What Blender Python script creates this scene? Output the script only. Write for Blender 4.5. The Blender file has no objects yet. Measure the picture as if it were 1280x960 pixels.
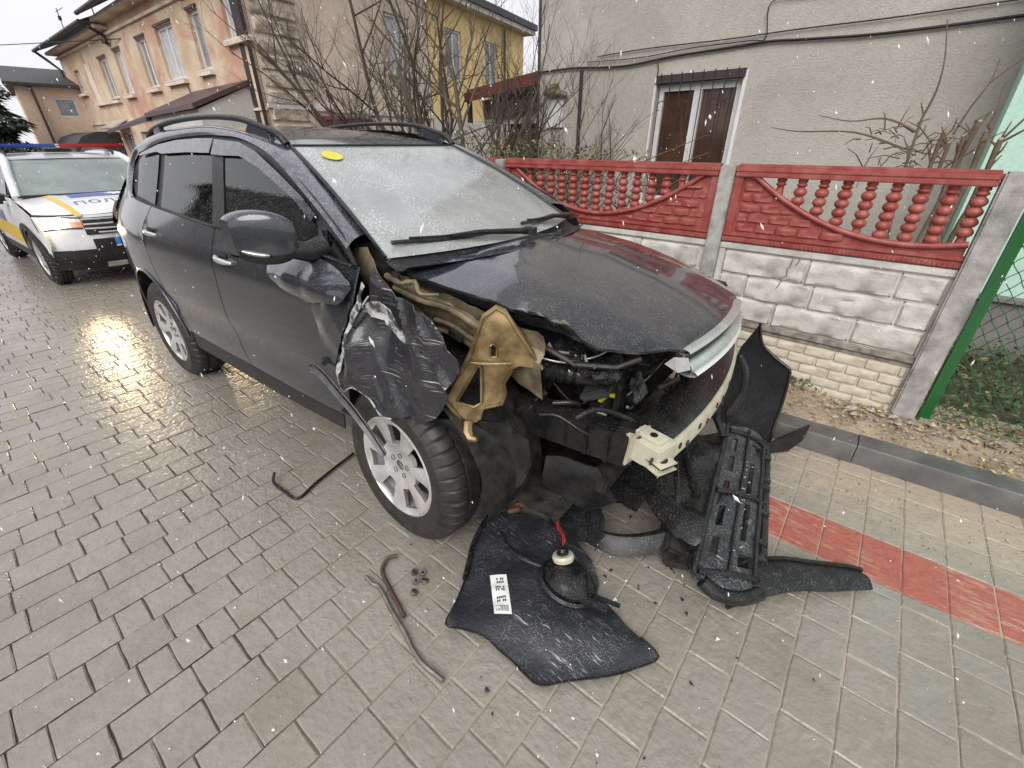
import bpy, bmesh, math, random
from mathutils import Vector, Matrix, noise, Euler
random.seed(7)
S = bpy.context.scene
COL = S.collection
# ---------------------------------------------------------------- camera
cam = bpy.data.cameras.new("camera"); cam_o = bpy.data.objects.new("camera", cam); COL.objects.link(cam_o)
PITCH, YAW, CAMZ = math.radians(28.65), math.radians(40.7), 1.65
cam_o.location = (0, 0, CAMZ)
cam_o.rotation_euler = (math.pi/2 - PITCH, 0, YAW)
cam.sensor_width = 36; cam.lens = 36*550/1280
cam.clip_start = 0.02; cam.clip_end = 600
S.camera = cam_o
# ---------------------------------------------------------------- sky and sun (overcast, wet snow)
W = bpy.data.worlds.new("World"); S.world = W; W.use_nodes = True
nt = W.node_tree; nt.nodes.clear()
def wn(t): return nt.nodes.new(t)
sky = wn('ShaderNodeTexSky'); sky.sky_type = 'NISHITA'; sky.sun_disc = False
SUN_EL, SUN_AZ = math.radians(40), math.radians(158)
sky.sun_elevation = SUN_EL; sky.sun_rotation = SUN_AZ
sky.air_density = 1.0; sky.dust_density = 4.0; sky.ozone_density = 1.0
hs = wn('ShaderNodeHueSaturation'); hs.inputs['Saturation'].default_value = 0.10
# a thick even cloud deck over the sky: grey-white, slightly mottled
tc = wn('ShaderNodeTexCoord'); nz = wn('ShaderNodeTexNoise'); nz.inputs['Scale'].default_value = 2.2; nz.inputs['Detail'].default_value = 5
cr = wn('ShaderNodeValToRGB'); cr.color_ramp.elements[0].position = .25; cr.color_ramp.elements[1].position = .8
cr.color_ramp.elements[0].color = (6.6, 6.6, 7.0, 1); cr.color_ramp.elements[1].color = (7.9, 7.8, 8.1, 1)
mx = wn('ShaderNodeMixRGB'); mx.inputs[0].default_value = 0.86
bg = wn('ShaderNodeBackground'); bg.inputs['Strength'].default_value = 0.085
wo = wn('ShaderNodeOutputWorld')
nt.links.new(sky.outputs[0], hs.inputs['Color']); nt.links.new(tc.outputs['Generated'], nz.inputs['Vector'])
nt.links.new(nz.outputs['Fac'], cr.inputs[0]); nt.links.new(hs.outputs[0], mx.inputs[1]); nt.links.new(cr.outputs[0], mx.inputs[2])
nt.links.new(mx.outputs[0], bg.inputs['Color']); nt.links.new(bg.outputs[0], wo.inputs[0])
sun = bpy.data.lights.new("sun", 'SUN'); sun.energy = 1.5; sun.angle = math.radians(45); sun.color = (1, .97, .93)
sun_o = bpy.data.objects.new("sun", sun); COL.objects.link(sun_o)
sun_dir = Vector((math.sin(SUN_AZ)*math.cos(SUN_EL), math.cos(SUN_AZ)*math.cos(SUN_EL), math.sin(SUN_EL)))
sun_o.rotation_euler = sun_dir.to_track_quat('Z', 'Y').to_euler()
S.view_settings.view_transform = 'Standard'; S.view_settings.look = 'None'
S.view_settings.exposure = 0.74; S.view_settings.gamma = 1
S.render.engine = 'CYCLES'
S.cycles.use_denoising = True
S.cycles.max_bounces = 8; S.cycles.transparent_max_bounces = 16
S.cycles.caustics_reflective = False; S.cycles.caustics_refractive = False

# ---------------------------------------------------------------- materials
MATS = {}
class N:
    """tiny node helper"""
    def __init__(s, name):
        s.m = bpy.data.materials.new(name); s.m.use_nodes = True; s.t = s.m.node_tree; s.t.nodes.clear()
        s.out = s.n('ShaderNodeOutputMaterial'); s._tc = None
    def n(s, t, **k):
        x = s.t.nodes.new(t)
        for a, b in k.items(): setattr(x, a, b)
        return x
    def l(s, a, b): s.t.links.new(a, b)
    def co(s, which='Object'):
        if s._tc is None: s._tc = s.n('ShaderNodeTexCoord')
        return s._tc.outputs[which]
    def world(s):
        g = s.n('ShaderNodeNewGeometry'); return g.outputs['Position']
    def noise(s, scale, detail=4, rough=.55, vec=None, dist=0):
        x = s.n('ShaderNodeTexNoise'); x.inputs['Scale'].default_value = scale; x.inputs['Detail'].default_value = detail
        x.inputs['Roughness'].default_value = rough; x.inputs['Distortion'].default_value = dist
        s.l(vec or s.co(), x.inputs['Vector']); return x.outputs['Fac']
    def voro(s, scale, vec=None, feat='F1', out='Distance'):
        x = s.n('ShaderNodeTexVoronoi'); x.feature = feat; x.inputs['Scale'].default_value = scale
        s.l(vec or s.co(), x.inputs['Vector']); return x.outputs[out]
    def ramp(s, fac, a, b, ca=0., cb=1.):
        x = s.n('ShaderNodeMapRange'); x.clamp = True
        for i, v in zip(range(1, 5), (a, b, ca, cb)): x.inputs[i].default_value = v
        s.l(fac, x.inputs[0]); return x.outputs[0]
    def mix(s, fac, a, b):
        x = s.n('ShaderNodeMixRGB')
        for i, v in ((0, fac), (1, a), (2, b)):
            if isinstance(v, (int, float)): x.inputs[i].default_value = v
            elif isinstance(v, tuple): x.inputs[i].default_value = (*v, 1) if len(v) == 3 else v
            else: s.l(v, x.inputs[i])
        return x.outputs[0]
    def math(s, op, a, b=0.):
        x = s.n('ShaderNodeMath'); x.operation = op
        for i, v in ((0, a), (1, b)):
            if isinstance(v, (int, float)): x.inputs[i].default_value = v
            else: s.l(v, x.inputs[i])
        return x.outputs[0]
    def bump(s, h, strength=.3, dist=.01):
        x = s.n('ShaderNodeBump'); x.inputs['Strength'].default_value = strength; x.inputs['Distance'].default_value = dist
        s.l(h, x.inputs['Height']); return x.outputs[0]
    def bsdf(s, col, rough=.5, metal=0., normal=None, coat=0., spec=.5, emit=None, estr=0):
        x = s.n('ShaderNodeBsdfPrincipled')
        for k, v in (('Base Color', col), ('Roughness', rough), ('Metallic', metal), ('Coat Weight', coat), ('Specular IOR Level', spec)):
            if isinstance(v, (int, float)): x.inputs[k].default_value = v
            elif isinstance(v, tuple): x.inputs[k].default_value = (*v, 1)
            else: s.l(v, x.inputs[k])
        x.inputs['Coat Roughness'].default_value = .06
        if normal is not None: s.l(normal, x.inputs['Normal'])
        if emit: x.inputs['Emission Color'].default_value = (*emit, 1); x.inputs['Emission Strength'].default_value = estr
        return x.outputs[0]
    def done(s, sh): s.l(sh, s.out.inputs[0]); return s.m

def mat(name, col, rough=.6, metal=0., col2=None, nscale=4, amt=1., bump=0., bscale=60, bdist=.004, coat=0., wet=0., spec=.5, snow=0., lo=.35, hi=.65):
    """plain procedural surface: two colours mottled by noise, fine relief, optional wet roughness and slush specks"""
    m = N(name)
    c = col
    if col2: c = m.mix(m.math('MULTIPLY', m.ramp(m.noise(nscale, 6, .6), lo, hi), amt), col, col2)
    r = rough
    if wet: r = m.ramp(m.noise(nscale*1.7+1, 3), .35, .65, max(.05, rough-wet), rough)
    nrm = None
    h = None
    if bump: h = m.noise(bscale, 5, .6)
    if snow:
        v = m.voro(220); sp = m.ramp(v, .34*snow+.02, .14*snow, 0, 1)
        gate = m.ramp(m.noise(26, 3), .33, .58)
        geo = m.n('ShaderNodeNewGeometry'); sx = m.n('ShaderNodeSeparateXYZ'); m.l(geo.outputs['Normal'], sx.inputs[0])
        up = m.ramp(sx.outputs[2], .05, .55, .12, 1)
        f = m.math('MULTIPLY', m.math('MULTIPLY', sp, gate), up)
        f = m.math('MULTIPLY', f, .75)
        c = m.mix(f, c, (.62, .64, .68)); 
        r = m.math('ADD', m.math('MULTIPLY', f, .4), r)
        h = m.math('ADD', m.math('MULTIPLY', sp, .7), h) if h is not None else sp
    if h is not None: nrm = m.bump(h, bump or .25, bdist)
    MATS[name] = m.done(m.bsdf(c, r, metal, nrm, coat, spec)); return MATS[name]

def emat(name, col, strength):
    m = N(name); MATS[name] = m.done(m.bsdf(col, .2, emit=col, estr=strength)); return MATS[name]

def glass(name, tint=(.5, .55, .53), fog=.3, fogcol=(.5, .53, .52), rough=.03, drops=.5, spec=1.6):
    m = N(name)
    v = m.voro(120); d = m.ramp(v, .28, .05, 0, 1); d = m.math('MULTIPLY', d, m.ramp(m.noise(9, 3), .35, .6))
    big = m.noise(3, 3)
    nrm = m.bump(m.math('ADD', d, m.math('MULTIPLY', m.noise(40, 3), .25)), drops, .003)
    tr = m.n('ShaderNodeBsdfTransparent'); tr.inputs[0].default_value = (*tint, 1)
    df = m.n('ShaderNodeBsdfDiffuse'); df.inputs[0].default_value = (*fogcol, 1); m.l(nrm, df.inputs['Normal'])
    gl = m.n('ShaderNodeBsdfGlossy'); gl.inputs['Roughness'].default_value = rough; m.l(nrm, gl.inputs['Normal'])
    gl.inputs[0].default_value = (.95, .97, .97, 1)
    fr = m.n('ShaderNodeFresnel'); fr.inputs['IOR'].default_value = spec; m.l(nrm, fr.inputs['Normal'])
    m1 = m.n('ShaderNodeMixShader'); m2 = m.n('ShaderNodeMixShader')
    fg = m.math('ADD', m.math('MULTIPLY', d, .35), m.ramp(big, .3, .7, fog*.75, fog*1.2))
    if fog > .405:   # frozen droplets and slush grains
        gr = m.math('MULTIPLY', m.ramp(m.voro(95), .42, .16, 0, 1), m.ramp(m.noise(5, 5, .65), .40, .60)); fg = m.math('ADD', fg, m.math('MULTIPLY', gr, .45))
    m.l(fg, m1.inputs[0]); m.l(tr.outputs[0], m1.inputs[1]); m.l(df.outputs[0], m1.inputs[2])
    m.l(fr.outputs[0], m2.inputs[0]); m.l(m1.outputs[0], m2.inputs[1]); m.l(gl.outputs[0], m2.inputs[2])
    MATS[name] = m.done(m2.outputs[0]); return MATS[name]

# ---------------------------------------------------------------- mesh helpers
class MB:
    def __init__(s): s.v = []; s.f = []
    def add(s, vs, fs):
        o = len(s.v); s.v += [tuple(v) for v in vs]; s.f += [tuple(i+o for i in f) for f in fs]; return s
    def box(s, c, d, rot=(0, 0, 0), taper=1., M=None):
        hx, hy, hz = d[0]/2, d[1]/2, d[2]/2
        R = M or Euler(rot).to_matrix()
        vs = []
        for z in (-1, 1):
            k = taper if z > 0 else 1
            for x, y in ((-1, -1), (1, -1), (1, 1), (-1, 1)): vs.append(R @ Vector((x*hx*k, y*hy*k, z*hz)) + Vector(c))
        return s.add(vs, [(3, 2, 1, 0), (4, 5, 6, 7), (0, 1, 5, 4), (1, 2, 6, 5), (2, 3, 7, 6), (3, 0, 4, 7)])
    def tube(s, pts, r, n=8, cap=True):
        pts = [Vector(p) for p in pts]; m = len(pts)
        rr = r if isinstance(r, (list, tuple)) else [r]*m
        t0 = (pts[1]-pts[0]).normalized(); up = Vector((0, 0, 1)) if abs(t0.z) < .9 else Vector((1, 0, 0))
        a = t0.cross(up).normalized(); vs = []
        for i, p in enumerate(pts):
            t = (pts[min(i+1, m-1)]-pts[max(i-1, 0)])
            if t.length < 1e-9: t = t0
            t = t.normalized(); a = (a-t*a.dot(t)); a = a.normalized() if a.length > 1e-6 else t.orthogonal().normalized()
            b = t.cross(a)
            for k in range(n):
                g = 2*math.pi*k/n; vs.append(p+(a*math.cos(g)+b*math.sin(g))*rr[i])
        fs = [(i*n+k, i*n+(k+1) % n, (i+1)*n+(k+1) % n, (i+1)*n+k) for i in range(m-1) for k in range(n)]
        if cap: fs += [tuple(range(n-1, -1, -1)), tuple((m-1)*n+k for k in range(n))]
        return s.add(vs, fs)
    def grid(s, nu, nv, fn, wrap=False):
        vs = [fn(i/nu, j/nv) for j in range(nv+1) for i in range(nu+1)]
        fs = [(j*(nu+1)+i, j*(nu+1)+i+1, (j+1)*(nu+1)+i+1, (j+1)*(nu+1)+i) for j in range(nv) for i in range(nu)]
        return s.add(vs, fs)
    def lathe(s, prof, n=24, M=None, closed=False):
        """prof: (radius, height) about local Z"""
        M = M or Matrix(); vs = []
        for r, h in prof:
            for k in range(n):
                g = 2*math.pi*k/n; vs.append(M @ Vector((r*math.cos(g), r*math.sin(g), h)))
        m = len(prof); fs = []
        for i in range(m if closed else m-1):
            j = (i+1) % m
            for k in range(n): fs.append((i*n+k, i*n+(k+1) % n, j*n+(k+1) % n, j*n+k))
        return s.add(vs, fs)
    def prism(s, poly, fn0, fn1):
        n = len(poly); vs = [fn0(*p) for p in poly]+[fn1(*p) for p in poly]
        fs = [tuple(range(n-1, -1, -1)), tuple(range(n, 2*n))]+[(i, (i+1) % n, n+(i+1) % n, n+i) for i in range(n)]
        return s.add(vs, fs)
    def mesh(s, name, sm=None):
        me = bpy.data.meshes.new(name); me.from_pydata(s.v, [], s.f); me.validate(); 
        bm = bmesh.new(); bm.from_mesh(me); bmesh.ops.recalc_face_normals(bm, faces=bm.faces); bm.to_mesh(me); bm.free()
        if sm is not None: smooth(me, sm)
        return me
    def build(s, name, m, parent=None, sm=None, bev=0):
        me = s.mesh(name, None)
        if bev:
            bm = bmesh.new(); bm.from_mesh(me)
            bmesh.ops.remove_doubles(bm, verts=bm.verts, dist=1e-5)
            es = [e for e in bm.edges if e.is_manifold and e.calc_face_angle(0) > .6]
            bmesh.ops.bevel(bm, geom=es, offset=bev, segments=2, affect='EDGES', clamp_overlap=True)
            bm.to_mesh(me); bm.free()
            if sm is None: sm = 40
        if sm is not None: smooth(me, sm)
        return link(name, me, m, parent)
def smooth(me, ang=40):
    me.polygons.foreach_set('use_smooth', [True]*len(me.polygons)); me.set_sharp_from_angle(angle=math.radians(ang)); me.update()
def link(name, me, m=None, parent=None):
    o = bpy.data.objects.new(name, me); COL.objects.link(o)
    if m is not None and not me.materials: me.materials.append(m)
    if parent is not None: o.parent = parent
    return o
def tag(o, label=None, cat=None, group=None, kind=None):
    for k, v in (('label', label), ('category', cat), ('group', group), ('kind', kind)):
        if v: o[k] = v
    return o
def thing(name, loc, rz, label, cat, group=None):
    o = bpy.data.objects.new(name, None); o.empty_display_size = .1; COL.objects.link(o)
    o.location = loc; o.rotation_euler = (0, 0, rz); return tag(o, label, cat, group)
def crom(pts, n=5, closed=False):
    """Catmull-Rom through points"""
    P = [Vector(p) for p in pts]; m = len(P); out = []
    for i in range(m if closed else m-1):
        if closed: a, b, c, d = P[i-1], P[i], P[(i+1) % m], P[(i+2) % m]
        else: a, b, c, d = P[max(i-1, 0)], P[i], P[i+1], P[min(i+2, m-1)]
        for k in range(n):
            t = k/n
            out.append(.5*((2*b)+(c-a)*t+(2*a-5*b+4*c-d)*t*t+(3*b-a-3*c+d)*t**3))
    if not closed: out.append(P[-1])
    return out
def panel(poly, fn, step=.08, t=.004, name='panel', m=None, parent=None, sm=35, inward=None, rounded=0):
    """sheet part: 2-D outline cut into a grid, wrapped on fn(u,v), given thickness"""
    bm = bmesh.new()
    vs = [bm.verts.new((p[0], p[1], 0)) for p in poly]
    bm.faces.new(vs)
    us = [p[0] for p in poly]; ws = [p[1] for p in poly]
    for k, (lo, hi) in enumerate(((min(us), max(us)), (min(ws), max(ws)))):
        c = lo+step*.5
        while c < hi:
            co = (c, 0, 0) if k == 0 else (0, c, 0); no = (1, 0, 0) if k == 0 else (0, 1, 0)
            bmesh.ops.bisect_plane(bm, geom=bm.verts[:]+bm.edges[:]+bm.faces[:], plane_co=co, plane_no=no); c += step
    bmesh.ops.triangulate(bm, faces=[f for f in bm.faces if len(f.verts) > 4])
    for v in bm.verts: v.co = fn(v.co.x, v.co.y)
    bmesh.ops.recalc_face_normals(bm, faces=bm.faces)
    bm.normal_update()
    # make the normals face out: away from `inward`
    if inward is not None and bm.faces:
        iv = Vector(inward); s = sum((f.normal.dot(f.calc_center_median()-iv))*f.calc_area() for f in bm.faces)
        if s < 0: bmesh.ops.reverse_faces(bm, faces=bm.faces)
    if t: bmesh.ops.solidify(bm, geom=bm.faces[:], thickness=t)
    me = bpy.data.meshes.new(name); bm.to_mesh(me); bm.free()
    smooth(me, sm)
    return link(name, me, m, parent)
def copy_thing(o, parent=None):
    c = o.copy(); COL.objects.link(c); c.parent = parent
    for ch in list(o.children): copy_thing(ch, c)
    return c
def fbm(x, y=0, z=0, s=1): return noise.fractal(Vector((x*s, y*s, z*s)), 1.0, 2.0, 4)
def n1(x, y=0, z=0, s=1): return noise.noise(Vector((x*s, y*s, z*s)))
def lerp(a, b, t): return a+(b-a)*t
def itp(T, z):
    if z <= T[0][0]: return T[0][1]
    for (a, b), (c, d) in zip(T, T[1:]):
        if z <= c: return b+(d-b)*(z-a)/(c-a)
    return T[-1][1]
# ================================================================ materials of the place
def paving_mat(name, red=False):
    m = N(name); p = m.world()
    info = m.n('ShaderNodeObjectInfo')
    n1 = m.noise(2.1, 5, .6, p); n2 = m.noise(23, 6, .65, p); n3 = m.noise(55, 3, .5, p); wv = m.noise(19, 2, .45, p, .6)
    if red:
        c = m.mix(m.ramp(n2, .3, .7), (.33, .085, .06), (.42, .13, .095))
        mp = m.n('ShaderNodeMapping'); mp.inputs['Rotation'].default_value = (0, 0, math.radians(-62)); mp.inputs['Scale'].default_value = (9, 55, 9); m.l(p, mp.inputs[0])
        c = m.mix(m.math('MULTIPLY', m.math('MULTIPLY', m.ramp(m.noise(1, 3, .6, mp.outputs[0], .8), .50, .62), m.ramp(m.noise(3.5, 3, .5, p), .42, .56)), .55), c, (.50, .40, .31))
    else:
        c = m.mix(m.ramp(n2, .3, .7), (.245, .222, .18), (.315, .29, .248))
        c = m.mix(m.math('MULTIPLY', m.ramp(n1, .42, .62), .5), c, (.185, .165, .125))
        c = m.mix(m.math('MULTIPLY', info.outputs['Random'], .42), c, (.31, .29, .262))
        sx = m.n('ShaderNodeSeparateXYZ'); m.l(p, sx.inputs[0])
        # sand washed over the stones along the kerb
        g = m.math('ADD', sx.outputs[1], m.math('MULTIPLY', m.noise(5, 5, .6, p), .9))
        g = m.math('MULTIPLY', m.ramp(g, 2.62, 3.05), m.ramp(sx.outputs[0], -.6, .1))
        c = m.mix(m.math('MULTIPLY', g, m.ramp(n2, .25, .6, .45, .95)), c, (.43, .355, .265))
    h = m.math('ADD', m.math('MULTIPLY', n2, .25), m.math('ADD', m.math('MULTIPLY', wv, .9), m.math('MULTIPLY', n3, .55)))
    nb = m.bump(h, .62, .009)
    r = m.ramp(m.math('ADD', m.math('MULTIPLY', n1, .6), m.math('MULTIPLY', n2, .4)), .38, .62, .15, .36)
    MATS[name] = m.done(m.bsdf(c, r, 0, nb, coat=0.0, spec=.62))
paving_mat('stone_grey'); paving_mat('stone_red', True)
def joint_mat():
    m = N('joint_sand'); p = m.world(); sx = m.n('ShaderNodeSeparateXYZ'); m.l(p, sx.inputs[0])
    g = m.ramp(m.math('ADD', m.math('ADD', sx.outputs[1], m.math('MULTIPLY', sx.outputs[0], .35)), m.math('MULTIPLY', m.noise(3, 4, .6, p), .8)), .0, .7)
    c = m.mix(g, (.045, .036, .03), (.40, .34, .26))
    MATS['joint_sand'] = m.done(m.bsdf(c, .7, 0, m.bump(m.noise(200, 3, .6, p), .5, .003)))
joint_mat()
def far_road_mat():
    m = N('far_paving'); p = m.world()
    mp = m.n('ShaderNodeMapping'); m.l(p, mp.inputs[0]); mp.inputs['Rotation'].default_value = (0, 0, math.radians(88))
    b = m.n('ShaderNodeTexBrick'); b.inputs['Scale'].default_value = 1; b.inputs['Brick Width'].default_value = .2; b.inputs['Row Height'].default_value = .153
    b.inputs['Mortar Size'].default_value = .006; b.inputs['Color1'].default_value = (.2, .18, .15, 1); b.inputs['Color2'].default_value = (.24, .22, .19, 1); b.inputs['Mortar'].default_value = (.06, .05, .04, 1)
    m.l(mp.outputs[0], b.inputs[0])
    MATS['far_paving'] = m.done(m.bsdf(b.outputs[0], .3, 0, m.bump(m.noise(20, 5, .6, p), .4, .01)))
far_road_mat()
mat('kerb_concrete', (.13, .125, .115), .5, col2=(.075, .072, .068), nscale=6, bump=.25, bscale=90, wet=.25)
mat('soil', (.26, .20, .14), .9, col2=(.46, .38, .28), nscale=6, bump=.9, bscale=45, bdist=.02)
mat('garden_earth', (.05, .045, .03), .95, col2=(.09, .08, .045), nscale=5, bump=.9, bscale=30, bdist=.03)
mat('dead_leaf', (.30, .19, .09), .7, col2=(.42, .30, .17), nscale=30)
mat('pale_leaf', (.45, .40, .16), .7, col2=(.30, .27, .08), nscale=30)
mat('green_leaf', (.055, .085, .025), .6, col2=(.10, .12, .04), nscale=20)
mat('pebble', (.48, .42, .34), .8, col2=(.14, .11, .09), nscale=25, bump=.4)
mat('slush', (.72, .73, .75), .5)
# ================================================================ ground
ROADYAW = math.radians(1.8)
RM = Matrix.Rotation(ROADYAW, 3, 'Z')
gm = MB().grid(60, 60, lambda a, b: Vector((-150+300*a, -150+300*b, -.06)))
tag(gm.build('ground', MATS['garden_earth']), kind='structure')
rd = MB().grid(30, 12, lambda a, b: RM @ Vector((-15.2+18.5*a, -5+7.93*b, -.0042)))
road = tag(rd.build('road', MATS['joint_sand']), kind='structure')
fr_ = MB().grid(30, 8, lambda a, b: RM @ Vector((-75+61*a, -5+9.6*b, -.013)))
tag(fr_.build('far_road', MATS['far_paving']), kind='structure')

# ---- paving stones: rows 0.153 m deep, four lengths, laid across the road, a red stone in each row
PITCHR, GAP = .153, .0042
LENS = (.098, .145, .19, .238)
fwd = Vector((-math.sin(YAW)*math.cos(PITCH), math.cos(YAW)*math.cos(PITCH), -math.sin(PITCH)))
rgt = Vector((math.cos(YAW), math.sin(YAW), 0)); upv = rgt.cross(fwd)
def in_frame(p, mrg=0):
    d = Vector(p)-Vector((0, 0, CAMZ)); w = d.dot(fwd)
    if w < .1: return None
    x, y = 640+550*d.dot(rgt)/w, 480-550*d.dot(upv)/w
    return (x, y, w) if -mrg < x < 1280+mrg and -mrg < y < 960+mrg else None
def stone_mesh(mb, L, Wd, at, seed, M3):
    """one paving stone: bevelled top with gently uneven surface"""
    r = random.Random(seed); hl, hw = (L-GAP)/2, (Wd-GAP)/2; e = .005
    tilt = (r.uniform(-.004, .004), r.uniform(-.004, .004)); dz = r.uniform(-.0015, .0018)
    nx, ny = (5, 3)
    xs = [-hw, -hw+e]+[-hw+e+(2*hw-2*e)*k/(ny) for k in range(1, ny)]+[hw-e, hw]
    ys = [-hl, -hl+e]+[-hl+e+(2*hl-2*e)*k/(nx) for k in range(1, nx)]+[hl-e, hl]
    vs = []
    for j, y in enumerate(ys):
        for i, x in enumerate(xs):
            edge = i in (0, len(xs)-1) or j in (0, len(ys)-1)
            z = dz+x*tilt[0]+y*tilt[1]
            jx, jy = r.uniform(-.0019, .0019), r.uniform(-.0019, .0019)
            if edge: z -= .0030
            else: z += r.uniform(-.0006, .0006)
            vs.append(M3 @ Vector((x+jx, y+jy, z))+at)
    n = len(xs)
    fs = [(j*n+i, j*n+i+1, (j+1)*n+i+1, (j+1)*n+i) for j in range(len(ys)-1) for i in range(n-1)]
    mb.add(vs, fs)
stones = []
rs = random.Random(3)
for i in range(-92, 20):
    u = -1.703+.153*(i+.0)
    v = -3.4-rs.random()*.2
    lim = 1.955
    while True:
        L = rs.choices(LENS, (.18, .28, .32, .26))[0]
        if v+L > lim-.06: L = lim-v
        stones.append((u, v+L/2, L, False)); v += L
        if v >= lim-1e-6: break
    stones.append((u, v+.145, .29, True)); v += .29
    while v < 2.92:
        L = rs.choices(LENS, (.1, .25, .35, .3))[0]; stones.append((u, v+L/2, L, False)); v += L
def under_suv(p): return -5.2 < p.x < -.95 and p.y > .93 and p.y < 2.6
sc = []
for k, (u, v, L, red) in enumerate(stones):
    w = RM @ Vector((u, v, 0)); q = in_frame(w, 30)
    a = L/(q[2]**2.3) if q and not under_suv(w) else 0
    sc.append((a, k))
sc.sort(reverse=True)
top = set(k for a, k in sc[:298] if a > 0)
vars_ = {}
rest = MB(); restr = MB()
for k, (u, v, L, red) in enumerate(stones):
    p = RM @ Vector((u, v, 0))
    if k in top:
        key = (round(L, 3), red, k % 5)
        if key not in vars_:
            b = MB(); stone_mesh(b, L, PITCHR, Vector(), k, Matrix.Identity(3)); me = b.mesh('paving_stone', 18)
            me.materials.append(MATS['stone_red' if red else 'stone_grey']); vars_[key] = me
        o = link('red_paving_stone' if red else 'paving_stone', vars_[key], None, road)
        o.location = p+Vector((0, 0, rs.uniform(-.0012, .0012))); o.rotation_euler = (0, 0, ROADYAW+rs.uniform(-.006, .006)+(math.pi if k % 2 else 0))
    else:
        stone_mesh(restr if red else rest, L, PITCHR, p, k, RM)
tag(rest.build('paving_stones_beyond', MATS['stone_grey'], road, 18), kind='stuff')
tag(restr.build('red_paving_stones_beyond', MATS['stone_red'], road, 18), kind='stuff')

# ---- kerb of long concrete stones
kerb = tag(MB().box((-3, 2.76, -.02), (14, .1, .06), (0, 0, math.radians(3.3))).build('kerb', MATS['kerb_concrete']), kind='structure')
KY = math.radians(3.3); KM = Matrix.Rotation(KY, 4, 'Z'); KO = Vector((-.06, 2.835, 0))
prof = [(0, -.05), (.014, .108), (.019, .117), (.03, .121), (.145, .125), (.155, .115), (.155, -.05)]
kb = MB(); Lk = .995
kb.prism(prof, lambda a, b: Vector((0, a, b)), lambda a, b: Vector((Lk, a, b)))
kme = kb.mesh('kerb_stone', 35); kme.materials.append(MATS['kerb_concrete'])
for i in range(-9, 4):
    o = link('kerb_stone', kme, None, kerb)
    o.matrix_local = Matrix.Translation(KO) @ KM @ Matrix.Translation((.235+i*1.0, rs.uniform(-.004, .004), rs.uniform(-.004, .003)))
# ---- verge and garden
def verge(a, b):
    x = -16+22*a; yk = 2.985+(x+.06)*math.tan(KY); y = lerp(yk, 3.62, b)
    return Vector((x, y, .118+.05*b+.022*fbm(x, y, 0, 5)*min(1, b*4)))
tag(MB().grid(240, 14, verge).build('verge_soil', MATS['soil'], None, 60), kind='structure')
tag(MB().grid(90, 40, lambda a, b: Vector((-16+26*a, 3.55+9*b, .13+.05*fbm(a*40, b*20, 2)))).build('garden_ground', MATS['garden_earth'], None, 60), kind='structure')
def blob(mb, c, r, rnd, flat=.6):
    vs = []
    for k in range(5):
        g = 2*math.pi*k/5+rnd.random(); vs.append(Vector(c)+Vector((math.cos(g)*r*rnd.uniform(.7, 1.2), math.sin(g)*r*rnd.uniform(.7, 1.2), 0)))
    vs.append(Vector(c)+Vector((0, 0, r*flat))); vs.append(Vector(c)-Vector((0, 0, r*flat)))
    mb.add(vs, [(k, (k+1) % 5, 5) for k in range(5)]+[((k+1) % 5, k, 6) for k in range(5)])
def leaf(mb, c, s, rnd, flat=.5):
    M = Euler((rnd.uniform(-flat, flat), rnd.uniform(-flat, flat), rnd.random()*6.28)).to_matrix()
    vs = [Vector(c)+M @ Vector(p) for p in ((-s, 0, 0), (-.2*s, .45*s, .12*s), (s, 0, .05*s), (-.2*s, -.45*s, .12*s))]
    mb.add(vs, [(0, 3, 2, 1)])
rg = random.Random(11)
pb, lf, lf2, lg = MB(), MB(), MB(), MB()
for _ in range(2200):
    x = rg.uniform(-3.2, 3); b = rg.random()**.8; p = verge((x+16)/22, b)
    blob(pb, p+Vector((0, 0, .003)), rg.choice((.004, .006, .009, .016))*rg.uniform(.6, 1.6), rg)
    if rg.random() < .45: leaf(rg.choice((lf, lf, lf2)), p+Vector((0, 0, .012)), rg.uniform(.012, .03), rg)
for _ in range(46):
    a_ = rg.random(); x, y = rg.gauss(.25, .22), 3.25+rg.gauss(0, .06); blob(pb, (x, y, .165), rg.uniform(.012, .034), rg, .7)
for _ in range(900):
    x = rg.uniform(-1.2, 1.4); p = verge((x+16)/22, rg.random()); leaf(rg.choice((lf, lf, lf2)), p+Vector((0, 0, .010)), rg.uniform(.008, .020), rg, .9)
for _ in range(160):
    x = rg.uniform(-.1, 1.0); y = 2.30+rg.random()*.5+x*.05; blob(pb, (x, y, .004), rg.uniform(.002, .007), rg)
for _ in range(900):
    x = rg.uniform(.45, 5); y = rg.uniform(3.5, 5.0)
    if rg.random() < .3: leaf(rg.choice((lf, lf2)), (x, y, .19+rg.random()*.05), rg.uniform(.02, .045), rg)
for _ in range(5200):
    x = rg.uniform(.42, 5); y = rg.uniform(3.45, 5.0)
    leaf(lg, (x, y, .15+rg.random()**2*.16), rg.uniform(.012, .03), rg, 1.0)
for cx_, cy_, n in ((-.28, 3.34, 60), (-.22, 3.36, 40), (.75, 3.2, 30), (-.9, 3.33, 50)):
    for _ in range(n): leaf(lg, (cx_+rg.gauss(0, .05), cy_+rg.gauss(0, .025), .17+rg.random()*.05), rg.uniform(.008, .018), rg, 1.2)
tag(pb.build('pebbles', MATS['pebble']), kind='stuff')
tag(lf.build('leaf_litter', MATS['dead_leaf']), kind='stuff')
tag(lf2.build('yellow_leaf_litter', MATS['pale_leaf']), kind='stuff')
tag(lg.build('ground_ivy', MATS['green_leaf']), kind='stuff')
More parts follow.
